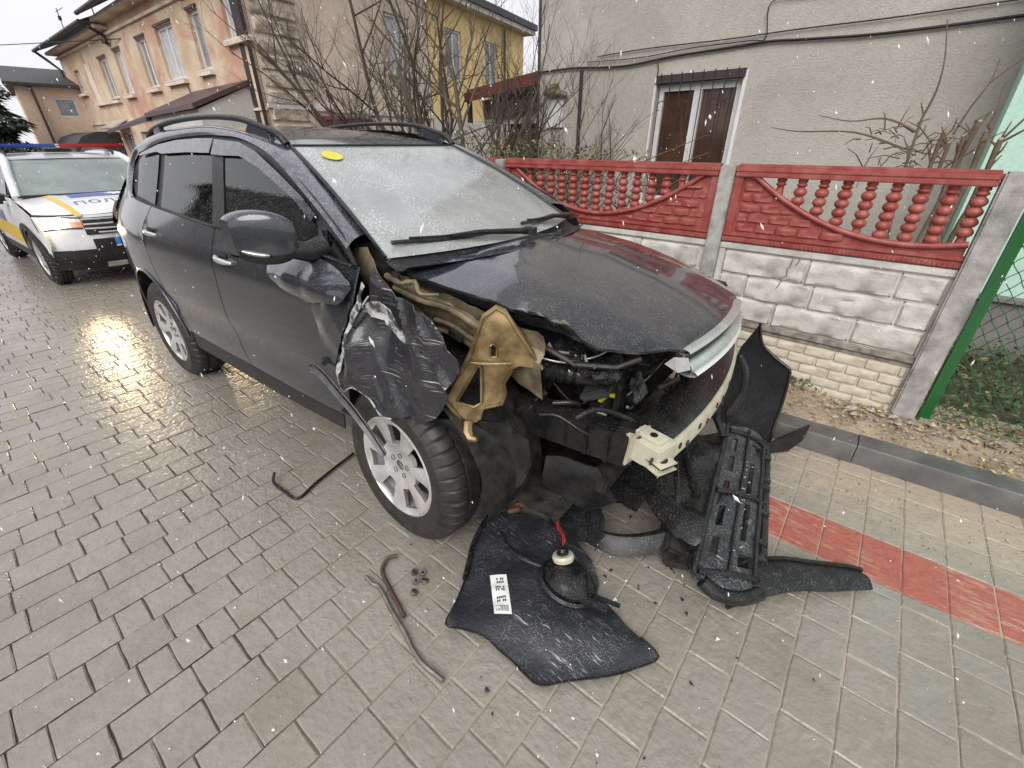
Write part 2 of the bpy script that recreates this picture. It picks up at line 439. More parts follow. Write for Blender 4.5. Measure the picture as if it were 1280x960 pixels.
# specks of wet snow lying on the paving
sl = MB()
for _ in range(420):
    x, y = rg.uniform(-5, 1), rg.uniform(-.8, 2.7)
    blob(sl, (x, y, .004), rg.choice((.002, .003, .003, .006)), rg, .5)
tag(sl.build('slush_specks', MATS['slush']), kind='stuff')
# ================================================================ shape of the wrecked SUV: side, bonnet and roof surfaces (car coordinates)
WZ=[(.15,.84),(.20,.87),(.30,.905),(.42,.928),(.60,.938),(.80,.943),(.95,.938),(1.08,.922),(1.17,.897),(1.22,.872),(1.35,.81),(1.5,.745),(1.6,.70),(1.66,.668),(1.70,.635),(1.73,.595),(1.76,.5)]
def wside(x,z):
    w=(itp(WZ,z-.02)+itp(WZ,z)*2+itp(WZ,z+.02))/4
    if x>1.55: w-=.28*(x-1.55)**2
    if x<-1.3: w-=.16*(x+1.3)**2
    if x<-.3 and z>1.2: w-=.02*min(1,(z-1.2)/.3)*min(1.5,(-.3-x))
    return w

HZ=[(.9,1.235),(1.15,1.235),(1.4,1.225),(1.7,1.19),(2.0,1.13),(2.2,1.075),(2.33,1.03),(2.40,.99),(2.45,.93)]
def hood(x,y): return itp(HZ,x+.12*(y/.8)**2*max(0,(x-1.0)))-.065*abs(y/.78)**2.2
RZ=[(-2.0,1.50),(-1.7,1.66),(-1.4,1.715),(-1.0,1.748),(-.5,1.757),(-.1,1.73),(.15,1.69),(.33,1.645),(.4,1.62)]
def roofz(x,y): return itp(RZ,x)-(.012+.03*min(1,max(0,(.4-x)/.6)))*(y/.62)**2

mat('suv_paint', (.035, .041, .055), .24, .35, col2=(.046, .049, .060), nscale=3, bump=.06, bscale=90, coat=1., snow=1.35)
mat('bonnet_paint', (.035, .041, .055), .22, .35, col2=(.046, .049, .060), nscale=3, bump=.05, bscale=90, coat=1., snow=.8)
mat('suv_paint_side', (.031, .036, .048), .22, .35, col2=(.046, .049, .056), nscale=2.5, bump=.05, bscale=70, coat=1., snow=.8)
mat('black_plastic', (.010, .010, .011), .42, col2=(.020, .020, .021), nscale=9, bump=.15, bscale=120, snow=.7, spec=.45)
mat('wet_black', (.008, .008, .009), .20, col2=(.022, .021, .019), nscale=12, bump=.3, bscale=45, snow=.6, spec=.4)
mat('engine_black', (.010, .010, .010), .40, col2=(.045, .041, .035), nscale=16, bump=.4, bscale=60, snow=.35, spec=.3)
mat('rubber', (.014, .014, .014), .5, col2=(.035, .032, .028), nscale=18, bump=.2, bscale=90, snow=.4)
mat('alloy', (.74, .74, .75), .34, .55, col2=(.55, .53, .50), nscale=7, bump=.05, snow=.2)
mat('alloy_dark', (.03, .03, .03), .5, .3)
mat('chrome', (.74, .75, .76), .36, .75, col2=(.6, .6, .6), nscale=20, bump=.05)
mat('tan_metal', (.36, .26, .125), .36, .4, col2=(.15, .10, .045), nscale=14, bump=.35, bscale=35, snow=.3, hi=.6)
mat('dirty_tan', (.26, .21, .13), .55, .3, col2=(.10, .08, .055), nscale=13, bump=.3, bscale=45, snow=.3)
mat('cream_metal', (.62, .585, .46), .42, .1, col2=(.45, .41, .31), nscale=10, bump=.12, bscale=50, lo=.45, hi=.75)
mat('scraped_white', (.52, .52, .52), .5, .1, col2=(.06, .06, .06), nscale=28, bump=.5, bscale=80, lo=.45, hi=.60)
mat('steel', (.40, .40, .40), .3, .9, col2=(.25, .24, .22), nscale=20)
mat('seat_cloth', (.05, .048, .045), .9, bump=.3)
mat('red_lens', (.32, .02, .015), .15, coat=.6); mat('clear_lens', (.65, .66, .66), .1, coat=.8)
mat('yellow_sticker', (.72, .66, .05), .5, col2=(.60, .54, .04), nscale=60)
mat('red_wire', (.35, .03, .025), .5)
mat('white_plastic', (.70, .70, .68), .4)
mat('sticker_white', (.72, .72, .70), .55); mat('print_black', (.02, .02, .02), .6)
glass('windscreen_glass', (.60, .66, .63), .43, (.72, .75, .74), .05, .8, 2.2)
glass('side_glass', (.30, .40, .37), .05, (.3, .33, .32), .02, .25, 1.6)
glass('tinted_glass', (.035, .036, .037), .03, (.10, .10, .105), .03, .25, 1.65)
def scuff_mat():
    m = N('crushed_paint'); c0 = m.co()
    mp = m.n('ShaderNodeMapping'); mp.inputs['Rotation'].default_value = (0, math.radians(35), 0); mp.inputs['Scale'].default_value = (5, 5, 190); m.l(c0, mp.inputs[0])
    st = m.n('ShaderNodeTexNoise'); st.inputs['Scale'].default_value = 1; st.inputs['Detail'].default_value = 4; m.l(mp.outputs[0], st.inputs[0])
    patch = m.ramp(m.noise(6.5, 4, .6), .50, .60)
    f = m.math('MULTIPLY', m.ramp(st.outputs['Fac'], .57, .66), patch)
    v = m.voro(150); f2 = m.math('MULTIPLY', m.ramp(v, .22, .08, 0, 1), .5)
    f = m.math('MAXIMUM', m.math('MULTIPLY', f, .8), m.math('MULTIPLY', f2, m.ramp(m.noise(20), .5, .6)))
    c = m.mix(f, m.mix(m.noise(9, 5), (.014, .014, .017), (.034, .034, .040)), (.55, .55, .55))
    h = m.math('ADD', m.noise(14, 6, .6), m.math('MULTIPLY', m.noise(60, 4), .3))
    MATS['crushed_paint'] = m.done(m.bsdf(c, .28, .1, m.bump(h, .5, .010), coat=.5))
scuff_mat()

SUVP, SUVY = Vector((-2.80, 1.70, 0)), math.radians(3.4)
suv = thing('crashed_car', SUVP, SUVY, 'dark grey estate car with its front right corner torn open, bumper gone', 'car')
def P(name, mb, m, sm=None, bev=0, parent=None): return mb.build(name, MATS[m], parent or suv, sm, bev)
CIN = (0, 0, .9)
def side(sg, off=0., dent=None):
    def f(u, v):
        o = off(u, v) if callable(off) else off
        return Vector((u, sg*(wside(u, v)+o), v))
    return f
def SP(name, poly, m, sg=-1, off=0., t=.006, step=.07, parent=None, sm=30):
    return panel(poly, side(sg, off), step, t, name, MATS[m], parent or suv, sm, CIN)
def arc(cx, cz, r, a0, a1, n=12): return [(cx+r*math.cos(math.radians(lerp(a0, a1, k/n))), cz+r*math.sin(math.radians(lerp(a0, a1, k/n)))) for k in range(n+1)]

BELT = [(-1.46, 1.315), (-1.2, 1.300), (-.92, 1.286), (-.5, 1.268), (-.15, 1.255), (.125, 1.253), (.45, 1.25), (.75, 1.245), (.98, 1.238), (1.16, 1.225)]
def belt(x): return itp(BELT, x)
FA, RA, WR = 1.372, -1.385, .386
reard = [(-1.065, belt(-1.065)-.004), (-1.16, 1.16), (-1.13, 1.08), (-1.115, .93), (-1.03, .76), (-.90, .60), (-.79, .497), (-.4, .494), (.045, .496), (-.008, .575), (-.076, .76), (-.08, 1.0), (-.088, belt(-.09)-.004), (-.5, belt(-.5)-.004)]
frontd = [(-.08, belt(-.08)-.004), (-.07, 1.0), (-.066, .76), (.002, .575), (.055, .497), (.55, .497), (.93, .505), (1.03, .60), (1.05, .78), (1.115, .92), (1.185, 1.09), (1.15, 1.221), (.75, belt(.75)-.004), (.35, belt(.35)-.004)]
quarter = [(-1.075, belt(-1.075)-.003)]+[(-1.3, belt(-1.3)-.003), (-1.5, 1.33), (-1.72, 1.42), (-1.95, 1.33), (-2.12, 1.22), (-2.2, 1.1), (-2.24, .9), (-2.22, .7), (-2.16, .45), (-2.1, .38), (-1.89, .38)]+arc(RA, .37, .475, 170, 16, 14)+[(-.80, .497), (-.912, .60), (-1.042, .76), (-1.127, .93), (-1.142, 1.08), (-1.172, 1.16)]
sill = [(-.87, .36), (-.6, .365), (.3, .37), (.93, .40), (.96, .495), (.55, .488), (-.4, .485), (-.83, .488)]
def crease(u, v):   # door skins: shoulder line and lower tuck
    return .010*math.exp(-((v-1.08-.01*u)/.045)**2)-.012*math.exp(-((v-.66)/.07)**2)
def dent(u, v):
    k = max(0, min(1, (u-.75)/.4)); return crease(u, v)-.03*k*k*(.5+fbm(u, v, 0, 4))
for sg in (-1, 1):
    near = sg < 0
    d1 = SP('rear_door', reard, 'suv_paint_side', sg, crease); d2 = SP('front_door', frontd, 'suv_paint_side', sg, dent if near else crease)
    SP('quarter_panel', quarter, 'suv_paint_side', sg, lambda u, v: crease(u, v) if u < -1.1 else crease(u, v), step=.06)
    SP('side_sill', sill, 'black_plastic', sg, -.004)
    # door handles: chrome grips over a scooped cup
    for d, x0, z0 in ((d1, -1.07, 1.150), (d2, -.02, 1.122)):
        hb = MB(); pts = []
        for k in range(9):
            t = k/8; x = x0+.20*t; z = z0-.012*t; pts.append((x, sg*(wside(x, z)+.012+.022*math.sin(math.pi*t)), z))
        hb.tube(pts, [.008, .012, .014, .015, .015, .015, .014, .012, .008], 8)
        P('door_handle', hb, 'chrome', 60, parent=d)
        cup = MB(); cup.grid(8, 6, lambda a, b: Vector((x0+.03+.10*a, sg*(wside(x0+.05, z0)+.008-.0*math.sin(a*3.14)), z0-.035+.06*b)))
        P('handle_cup', cup, 'black_plastic', 60, parent=d)
    # window frame strip (black) recessed, glass and pillars over it
    frame = [(x, z+.004) for x, z in BELT]+[(1.02, 1.335), (.80, 1.44), (.4, 1.612), (.05, 1.69), (-.25, 1.708), (-.6, 1.706), (-.86, 1.696), (-1.1, 1.672), (-1.43, 1.625), (-1.62, 1.59), (-1.68, 1.5), (-1.62, 1.36)]
    SP('window_frame', frame, 'black_plastic', sg, -.016, .004)
    SP('rear_quarter_window', [(-1.52, 1.54), (-1.43, 1.578), (-1.10, 1.605), (-1.035, 1.30), (-1.40, 1.335)], 'tinted_glass', sg, -.006, .003)
    SP('rear_door_window', [(-.99, 1.592), (-.6, 1.604), (-.262, 1.604), (-.135, 1.262), (-.92, 1.292)], 'tinted_glass', sg, -.006, .003)
    SP('centre_pillar', [(-.252, 1.66), (-.15, 1.66), (-.118, 1.60), (.02, 1.262), (-.125, 1.262), (-.25, 1.604)], 'black_plastic', sg, .000, .006)
    SP('front_door_window', [(-.11, 1.594), (.097, 1.594), (.303, 1.549), (.473, 1.496), (.666, 1.433), (.78, 1.379), (.87, 1.33), (.90, 1.248), (.45, 1.252), (.03, 1.262)], 'side_glass', sg, -.006, .003)
    SP('mirror_pillar', [(.875, 1.345), (.905, 1.335), (.955, 1.245), (.915, 1.245)], 'black_plastic', sg, .002, .008)
    SP('front_quarter_window', [(.925, 1.338), (1.02, 1.300), (1.13, 1.238), (.975, 1.245)], 'tinted_glass', sg, -.006, .003)
    b1 = MB().tube([(x, sg*(wside(x, z)+.004), z+.006) for x, z in BELT], .0085, 6); P('belt_moulding', b1, 'black_plastic', 60)
    for nm, up, lo in (('rain_deflector', [(-1.43, 1.589), (-1.097, 1.645), (-.805, 1.669), (-.5, 1.677), (-.262, 1.676)], [(-.262, 1.606), (-.6, 1.606), (-.99, 1.594), (-1.10, 1.605), (-1.43, 1.578)]),
                       ('rain_deflector', [(-.245, 1.672), (.061, 1.657), (.254, 1.618), (.494, 1.536), (.724, 1.451), (.85, 1.39)], [(.83, 1.362), (.666, 1.435), (.473, 1.498), (.303, 1.551), (.097, 1.596), (-.12, 1.596), (-.235, 1.60)])):
        ee = up+lo
        SP(nm, ee, 'suv_paint' if near else 'suv_paint', sg, .014, .004)
    # cant rail and A-pillar: painted band from the door seam up to roof and windscreen
    lowr = crom([Vector(p+(0,)) for p in [(-1.50, 1.325), (-1.58, 1.45), (-1.57, 1.575), (-1.43, 1.604), (-1.1, 1.658), (-.8, 1.682), (-.5, 1.692), (-.25, 1.690), (.052, 1.672), (.4, 1.598), (.796, 1.430), (1.005, 1.332), (1.10, 1.285)]], 5)
    upr = crom([Vector(p) for p in [(-1.74, .74, 1.42), (-1.74, .70, 1.52), (-1.62, .655, 1.62), (-1.40, .62, 1.69), (-1.1, .60, 1.728), (-.8, .595, 1.738), (-.5, .595, 1.742), (-.25, .595, 1.73), (.052, .59, 1.697), (.33, .575, 1.640), (.66, .61, 1.49), (.86, .65, 1.385), (1.0, .675, 1.31)]], 5)
    mb = MB(); n = len(lowr)
    def band(a, b):
        i = min(n-1, round(a*(n-1))); L = lowr[i]; U = upr[i]; L3 = Vector((L.x, wside(L.x, L.y)+.004, L.y)); q = L3.lerp(U, b)
        out = Vector((0, .75, .66))*.014*math.sin(math.pi*b); q = q+out; return Vector((q.x, q.y*sg, q.z))
    mb.grid(n-1, 6, band); P('roof_side_rail', mb, 'suv_paint', 50)
    # roof rack rail on two feet
    pts = crom([(-1.44, sg*.61, 1.66), (-1.40, sg*.605, 1.70), (-1.30, sg*.60, 1.735), (-1.05, sg*.60, 1.765), (-.70, sg*.60, 1.780), (-.35, sg*.60, 1.780), (-.05, sg*.60, 1.763), (.14, sg*.595, 1.725), (.27, sg*.585, 1.69), (.33, sg*.578, 1.645)], 4)
    rr = [.013+.006*abs(k/(len(pts)-1)-.5)*2 for k in range(len(pts))]
    rl = P('roof_rack', MB().tube(pts, rr, 10), 'black_plastic', 60)
    P('rack_foot', MB().box((-1.22, sg*.60, 1.72), (.16, .035, .07), (0, -.12, 0), .7), 'suv_paint', bev=.008, parent=rl)
    P('rack_foot', MB().box((.12, sg*.592, 1.700), (.26, .042, .06), (0, .20, 0), .7), 'suv_paint', bev=.008, parent=rl)
# roof
P('roof', MB().grid(30, 16, lambda a, b: Vector((lerp(-1.72, .335-.0*b, a), lerp(-.60, .60, b), roofz(lerp(-1.72, .335, a), lerp(-.60, .60, b))-.004))), 'suv_paint', 50)
# windscreen
def wsf(a, b):   # a across (-1..1), b from roof down
    xt, zt = .335, 1.638; xb, zb = 1.17, 1.235; yy = lerp(.562, .715, b)*a
    return Vector((lerp(xt, xb, b)+.13*b*(1-a*a)+.03*(1-a*a)+.0, yy, lerp(zt, zb, b)+.022*math.sin(math.pi*b)-.0*a*a))
ws = P('windscreen', MB().grid(24, 18, lambda a, b: wsf(a*2-1, b)), 'windscreen_glass', 60)
edge = [wsf(-1, k/12)+Vector((0, -.004, .004)) for k in range(13)]; edge2 = [Vector((p.x, -p.y, p.z)) for p in edge]
P('windscreen_seal', MB().tube(edge, .0085, 6).tube(edge2, .0085, 6).tube([wsf(-1+k/6, 0)+Vector((0, 0, .003)) for k in range(13)], .007, 6), 'black_plastic', 60)
st = MB(); sc_ = wsf(-.78, .17)
def stf(x, y): 
    return wsf(-.745+x, .135+y)+Vector((.004, 0, .006))
st.add([stf(0, 0)]+[stf(.085*math.cos(k*.2618), .055*math.sin(k*.2618)) for k in range(24)], [(0, 1+k, 1+(k+1) % 24) for k in range(24)])
sk_ = P('round_sticker', st, 'yellow_sticker')
# cowl and wipers
P('cowl', MB().grid(24, 4, lambda a, b: wsf(a*2-1, 1)+Vector((lerp(-.01, .13, b), 0, -.008-.03*b*(1-b)*4-.01*b))), 'black_plastic', 50)
for a0, a1 in ((-.93, .05), (.12, .86)):
    w = MB(); base = wsf(a1, 1)+Vector((.03, 0, .03)); tip = wsf(a0, .955)+Vector((.01, 0, .022))
    mid = base.lerp(tip, .45)+Vector((.02, 0, .022))
    w.tube([base, mid, base.lerp(tip, .62)+Vector((0, 0, .016))], [.016, .011, .007], 8)
    bl = [base.lerp(tip, .10+.9*k/8)+Vector((-.02, 0, .004+.004*math.sin(k))) for k in range(9)]
    w.tube(bl, .010, 6); w.tube([p+Vector((.0, 0, .013)) for p in bl[2:8]], .006, 6); w.box(base, (.06, .06, .03), (0, 0, .3))
    P('wiper', w, 'wet_black', 50)
# bonnet
hoodpoly = [(1.10, -.655), (1.308, -.69), (1.478, -.68), (1.625, -.662), (1.70, -.65), (1.761, -.645), (1.79, -.628), (1.845, -.625), (1.88, -.605), (1.93, -.612), (1.945, -.59), (1.99, -.585), (2.03, -.60), (2.099, -.60), (2.16, -.56), (2.22, -.50), (2.28, -.42), (2.325, -.36), (2.352, -.2), (2.362, 0), (2.352, .2), (2.315, .38), (2.22, .55), (2.05, .675), (1.8, .735), (1.5, .765), (1.2, .765), (1.12, .75), (1.22, .4), (1.27, 0), (1.22, -.4)]
def hoodf(u, v):
    e = .011*math.exp(-((abs(v)-.40-.06*(2.3-u))/.05)**2)
    c = 0
    if v < -.45 and u > 1.6: c = .010*fbm(u, v, 0, 9)*min(1, (-.45-v)/.12)+.012*math.exp(-((u-1.86)/.05)**2)*min(1, (-.45-v)/.12)
    return Vector((u, v, hood(u, v)+e+c))
panel(hoodpoly, hoodf, .06, .012, 'bonnet', MATS['bonnet_paint'], suv, 40, (1.7, 0, .5))
# torn edge lip of the bonnet
lip = MB(); le = [(1.12, -.656), (1.31, -.69), (1.48, -.682), (1.63, -.664), (1.76, -.645), (1.845, -.626), (1.94, -.595), (2.0, -.59), (2.09, -.60)]
def lipf(a, b):
    q = crom([Vector((x, y, hood(x, y))) for x, y in le], 4); p = q[round(a*(len(q)-1))]; return p+Vector((0, .004+.02*b, -.002-.045*b-.01*b*fbm(p.x, 0, 0, 9)))
lip.grid(32, 3, lipf); P('bonnet_edge', lip, 'wet_black', 40)
tn = MB()
for (x, y, s) in ((1.80, -.632, .016), (1.86, -.612, .022), (1.93, -.605, .024), (1.955, -.59, .03)):
    z = hood(x, y); tn.add([(x-.03, y, z+.004), (x+.03, y, z+.002), (x+.012, y-s*.6, z+s*.9), (x-.006, y+.02, z+.006)], [(0, 1, 2), (2, 1, 3), (0, 2, 3)])
P('torn_bonnet_lip', tn, 'cream_metal')
# chrome grille bar still on the bonnet nose
def nose(y): return 2.365-.30*y*y
def gbar(z0, z1, x0, x1, y0, y1, n=20, rad=None):
    b = MB()
    def f(a, c):
        y = lerp(y0, y1, a); k = c; g = k*2*math.pi
        return Vector((nose(y)+lerp(x0, x1, .5)+.5*(x1-x0)*math.cos(g), y, lerp(z0, z1, .5)+.5*(z1-z0)*math.sin(g)-.06*(y)**2))
    b.grid(n, 10, f); return b
gr = P('grille', gbar(.925, .975, -.02, .035, -.37, .37), 'chrome', 50)
P('grille_upper_bar', gbar(1.000, 1.022, -.03, .018, -.37, .37), 'chrome', 50, parent=gr)
P('grille_lower_bar', gbar(.902, .930, -.03, .040, -.33, .33), 'white_plastic', 50, parent=gr)
gm_ = MB(); gm_.grid(20, 3, lambda a, b: Vector((nose(lerp(-.36, .36, a))-.01+.02*b, lerp(-.36, .36, a), lerp(1.012, .955, b)-.06*lerp(-.36, .36, a)**2))); P('grille_mesh', gm_, 'black_plastic', 50, parent=gr)
ecap = MB(); ecap.add([(nose(-.37)-.03, -.39, .985), (nose(-.37)+.015, -.375, .99), (nose(-.37)+.03, -.37, .945), (nose(-.37)-.01, -.38, .925), (nose(-.37)-.05, -.42, .965)], [(0, 1, 2), (0, 2, 3, 4)]); P('grille_end_cap', ecap, 'chrome', parent=gr)

# ---- crushed right front wing
def ridge(x, y, z, sc): return 1-abs(n1(x, y, z, sc))*3.0
def crush(u, v):
    k = max(0, min(1, (u-1.03)/.2))
    w1 = u+.04*n1(u, v, 9, 5); w2 = v+.04*n1(u, v, 4, 5)
    f = .018*n1(w1+3, w2, 0, 4)*k+.003*fbm(u, v, 8, 12)*k
    f += .022*max(0, ridge(w1*1.2+w2*.8, w2*.3, 5, 5))**1.5*k+.010*max(0, ridge(w1*.4, w2*1.2+w1, 2, 8))**2*k*max(0, min(1, (u-1.32)/.08))
    f -= .05*math.exp(-((u-1.33)/.13)**2-((v-1.02)/.12)**2)
    # the standing roll of sheet metal behind the wheel
    t = (u-1.19-.16*(v-.9))/.062
    f += .060*math.exp(-t*t)*max(0, min(1, (1.10-v)/.16))*max(0, min(1, (v-.70)/.08))
    f -= .02*k
    f += .030*max(0, (.76-v)/.1)*k
    return f
wingp = [(1.262, 1.235), (1.33, 1.18), (1.40, 1.16), (1.50, 1.148), (1.63, 1.127), (1.68, 1.08), (1.70, 1.036), (1.735, 1.01), (1.74, .965), (1.70, .90), (1.685, .848), (1.66, .79), (1.634, .75), (1.55, .70), (1.50, .715), (1.40, .672), (1.33, .665), (1.25, .70), (1.18, .72), (1.10, .705), (1.03, .66), (1.01, .70), (1.02, .75), (1.07, .80), (1.125, .91), (1.19, 1.04), (1.245, 1.13)]
SP('crushed_wing', wingp, 'crushed_paint', -1, crush, .003, .015, sm=24)
flapp = [(.60, 1.215), (.66, 1.238), (.80, 1.244), (.93, 1.243), (1.05, 1.235), (1.15, 1.22), (1.22, 1.195), (1.24, 1.172), (1.21, 1.13), (1.17, 1.105), (1.08, 1.10), (.96, 1.068), (.90, 1.055), (.80, 1.08), (.70, 1.11), (.62, 1.14)]
def flapo(u, v):
    t = (v-1.06)/.18; return .030+.055*math.sin(math.pi*max(0, min(1, t)))*min(1, (u-.55)/.2)*max(.25, min(1, (1.32-u)/.2))+.012*fbm(u, v, 1, 6)-.02*math.exp(-((u-.93)/.02)**2)*min(1, max(0, t))
SP('bent_wing_flap', flapp, 'suv_paint_side', -1, flapo, .003, .03, sm=40)
SP('bent_wing_flap', [(.90, 1.052), (.96, 1.064), (1.10, 1.10), (1.20, 1.125), (1.16, 1.0), (1.10, .90), (1.03, .80), (.96, .88), (.92, .97)], 'suv_paint_side', -1, lambda u, v: .018+.02*fbm(u, v, 3, 6)+.03*max(0, (v-.9)), .003, .03, sm=40)
scr = [(1.336, 1.219), (1.346, 1.203), (1.305, 1.165), (1.300, 1.127), (1.27, 1.09), (1.245, 1.06), (1.19, 1.0), (1.15, .925), (1.105, .85), (1.085, .787), (1.043, .755), (1.062, .81), (1.105, .882), (1.15, .95), (1.178, 1.007), (1.215, 1.06), (1.247, 1.104), (1.29, 1.16)]
panel(scr, lambda u, v: Vector((u, -.955-.012*fbm(u, v, 2, 12)-.03*max(0, (1.1-v)), v)), .03, .004, 'scraped_edge', MATS['scraped_white'], suv, 30, CIN)
panel([(1.25, 1.10), (1.30, 1.13), (1.36, 1.14), (1.42, 1.12), (1.45, 1.06), (1.50, 1.02), (1.48, 1.0), (1.42, 1.03), (1.37, 1.07), (1.30, 1.07)], lambda u, v: Vector((u, -.915+.02*fbm(u, v, 7, 14), v)), .03, .003, 'scraped_patch', MATS['scraped_white'], suv, 30, CIN)
we = [side(-1, lambda u, v: crush(u, v)+.004)(u, v) for u, v in wingp[15:27]]
P('torn_wing_edge', MB().tube(crom(we, 3), [.0028+.002*abs(math.sin(k*1.7)) for k in range(34)], 6), 'scraped_white', 40)
# wheel arch trim hanging loose over the front wheel
tr = MB(); tp = crom([(.83, -.965, .745), (.87, -.972, .768), (.92, -.975, .77), (1.0, -.98, .745), (1.09, -.985, .70), (1.19, -.99, .65), (1.29, -.995, .58), (1.355, -1.0, .53), (1.375, -1.0, .505)], 4)
tr.grid(len(tp)-1, 3, lambda a, b: tp[round(a*(len(tp)-1))]+Vector((-.022*b, .008*math.sin(b*3.1)-.03*abs(b-.5), -.052*b*(1-.45*a))))
mat('trim_grey', (.055, .055, .057), .38, col2=(.10, .10, .10), nscale=20, bump=.2, snow=.5)
P('loose_arch_trim', tr, 'trim_grey', 50)
P('loose_trim_edge', MB().tube([p+Vector((0, -.004, .002)) for p in tp], .004, 6), 'trim_grey', 60)
# bare metal at the foot of the A-pillar and the inner wing
panel([(.985, 1.235), (1.00, 1.262), (1.085, 1.275), (1.12, 1.235), (1.17, 1.17), (1.215, 1.12), (1.19, 1.085), (1.10, 1.09), (1.04, 1.13), (1.005, 1.19)], lambda u, v: Vector((u, -.742+.012*fbm(u, v, 0, 10)-.02*math.sin((v-1.08)*16), v)), .03, .004, 'pillar_foot', MATS['dirty_tan'], suv, 35, CIN)
ap = MB(); ap.grid(26, 8, lambda a, b: Vector((lerp(1.17, 1.92, a), -.70+.045*b-.0*a+.014*fbm(a*5, b*2, 4, 2)+(.035 if (b < .3) else 0), lerp(lerp(1.165, 1.06, a), lerp(1.04, .80, a), b)+.012*fbm(a*6, b, 1, 2))))
P('inner_wing', ap, 'dirty_tan', 35)
rib = MB()
for z0, y0, r in ((1.10, -.715, .014), (1.04, -.722, .010), (.99, -.70, .012)):
    rib.tube(crom([(1.20, y0, z0+.02), (1.36, y0-.012, z0), (1.52, y0+.004, z0-.012), (1.66, y0-.006, z0-.045), (1.80, y0+.01, z0-.09)], 4), r, 6)
P('inner_wing_flange', rib, 'dirty_tan', 60)
for (x, z, w, h) in ((1.56, 1.0, .07, .03), (1.42, 1.055, .05, .022), (1.69, .95, .045, .04)):
    P('inner_wing_slot', MB().box((x, -.735, z), (w, .01, h), (0, .28, 0)), 'engine_black')
shd = MB().tube(crom([(1.16, -.72, 1.165), (1.26, -.73, 1.15), (1.33, -.715, 1.165), (1.38, -.735, 1.13), (1.46, -.71, 1.135)], 4), [.012, .016, .010, .014, .009, .012, .014, .008, .011, .008, .010, .008, .007, .008, .007, .006, .006][:17], 7)
P('torn_seam', shd, 'dirty_tan', 30)
# headlamp bracket, bent outward
bo = [(1.722, -.782, 1.076), (1.733, -.767, 1.125), (1.767, -.737, 1.155), (1.794, -.717, 1.138), (1.825, -.699, 1.081), (1.872, -.676, 1.0), (1.908, -.653, .93), (1.846, -.701, .941), (1.824, -.721, .925), (1.804, -.744, .869), (1.811, -.743, .83), (1.804, -.754, .787), (1.751, -.799, .765), (1.741, -.814, .71), (1.693, -.853, .704), (1.673, -.865, .739), (1.634, -.888, .796), (1.676, -.841, .902), (1.703, -.809, .985)]
Bc = Vector((1.72, -.80, .95)); Bn = Vector((.62, -.78, .10)).normalized(); Bu = Vector((.78, .62, 0)).normalized(); Bw = Bn.cross(Bu) if Bn.cross(Bu).z > 0 else -Bn.cross(Bu)
def bk(p): d = Vector(p)-Bc; return (d.dot(Bu), d.dot(Bw))
hole = [(1.727, -.795, .948), (1.736, -.79, .935), (1.742, -.803, .788), (1.719, -.823, .772), (1.669, -.86, .796)]
slot = [(1.758, -.761, 1.023), (1.763, -.755, 1.032), (1.768, -.751, 1.03), (1.776, -.747, 1.017), (1.778, -.75, .981), (1.76, -.765, .981)]
def holed(outer, holes, fn, t, name, m, parent, sm=35):
    bm = bmesh.new(); es = []
    for loop in [outer]+holes:
        vs = [bm.verts.new((p[0], p[1], 0)) for p in loop]
        es += [bm.edges.new((vs[i], vs[(i+1) % len(vs)])) for i in range(len(vs))]
    bmesh.ops.triangle_fill(bm, edges=es, use_beauty=True)
    bmesh.ops.subdivide_edges(bm, edges=[e for e in bm.edges if e.calc_length() > .06], cuts=2, use_grid_fill=True)
    bmesh.ops.triangulate(bm, faces=[f for f in bm.faces if len(f.verts) > 4])
    for v in bm.verts: v.co = fn(v.co.x, v.co.y)
    bmesh.ops.recalc_face_normals(bm, faces=bm.faces)
    if t: bmesh.ops.solidify(bm, geom=bm.faces[:], thickness=t)
    me = bpy.data.meshes.new(name); bm.to_mesh(me); bm.free(); smooth(me, sm); return link(name, me, m, parent)
def bf(u, w): return Bc+Bu*u+Bw*w+Bn*(.018*math.sin(w*11)+.012*fbm(u, w, 0, 8)+.03*max(0, u)*2)
br = holed([bk(p) for p in bo], [[bk(p) for p in hole], [bk(p) for p in slot]], bf, .010, 'lamp_bracket', MATS['tan_metal'], suv)
for loop, r in ((hole, .006), (slot, .004)):
    L = [bf(*bk(p))+Bn*.006 for p in loop]; P('bracket_rim', MB().tube(L+[L[0]], r, 6), 'tan_metal', 60, parent=br)
fl = MB(); oe = [bf(*bk(p)) for p in bo]
fl.tube([oe[k]+Bn*.004 for k in (17, 18, 0, 1, 2, 3, 4, 5, 6)], .007, 6); fl.tube([oe[k]+Bn*.004 for k in (8, 9, 10, 11, 12)], .007, 6); fl.tube([oe[k]+Bn*.004 for k in (14, 15, 16)], .008, 6)
fl.tube([bf(*bk(p))+Bn*.012 for p in ((1.70, -.81, .955), (1.76, -.775, .955), (1.82, -.72, .955))], .006, 6)
P('bracket_flange', fl, 'tan_metal', 60, parent=br)
sk2 = MB(); nO = len(oe); cO = sum(oe, Vector())/nO
sk2.grid(nO, 3, lambda a, b: oe[round(a*nO) % nO]+(oe[round(a*nO) % nO]-cO).normalized()*.010*math.sin(b*3.1)-Bn*.040*b+Bn*.004); P('bracket_return', sk2, 'tan_metal', 30, parent=br)
P('bracket_foot', MB().tube([(1.715, -.850, .725), (1.725, -.868, .69), (1.745, -.876, .672), (1.775, -.872, .675)], [.018, .020, .017, .010], 7), 'tan_metal', 40, parent=br)
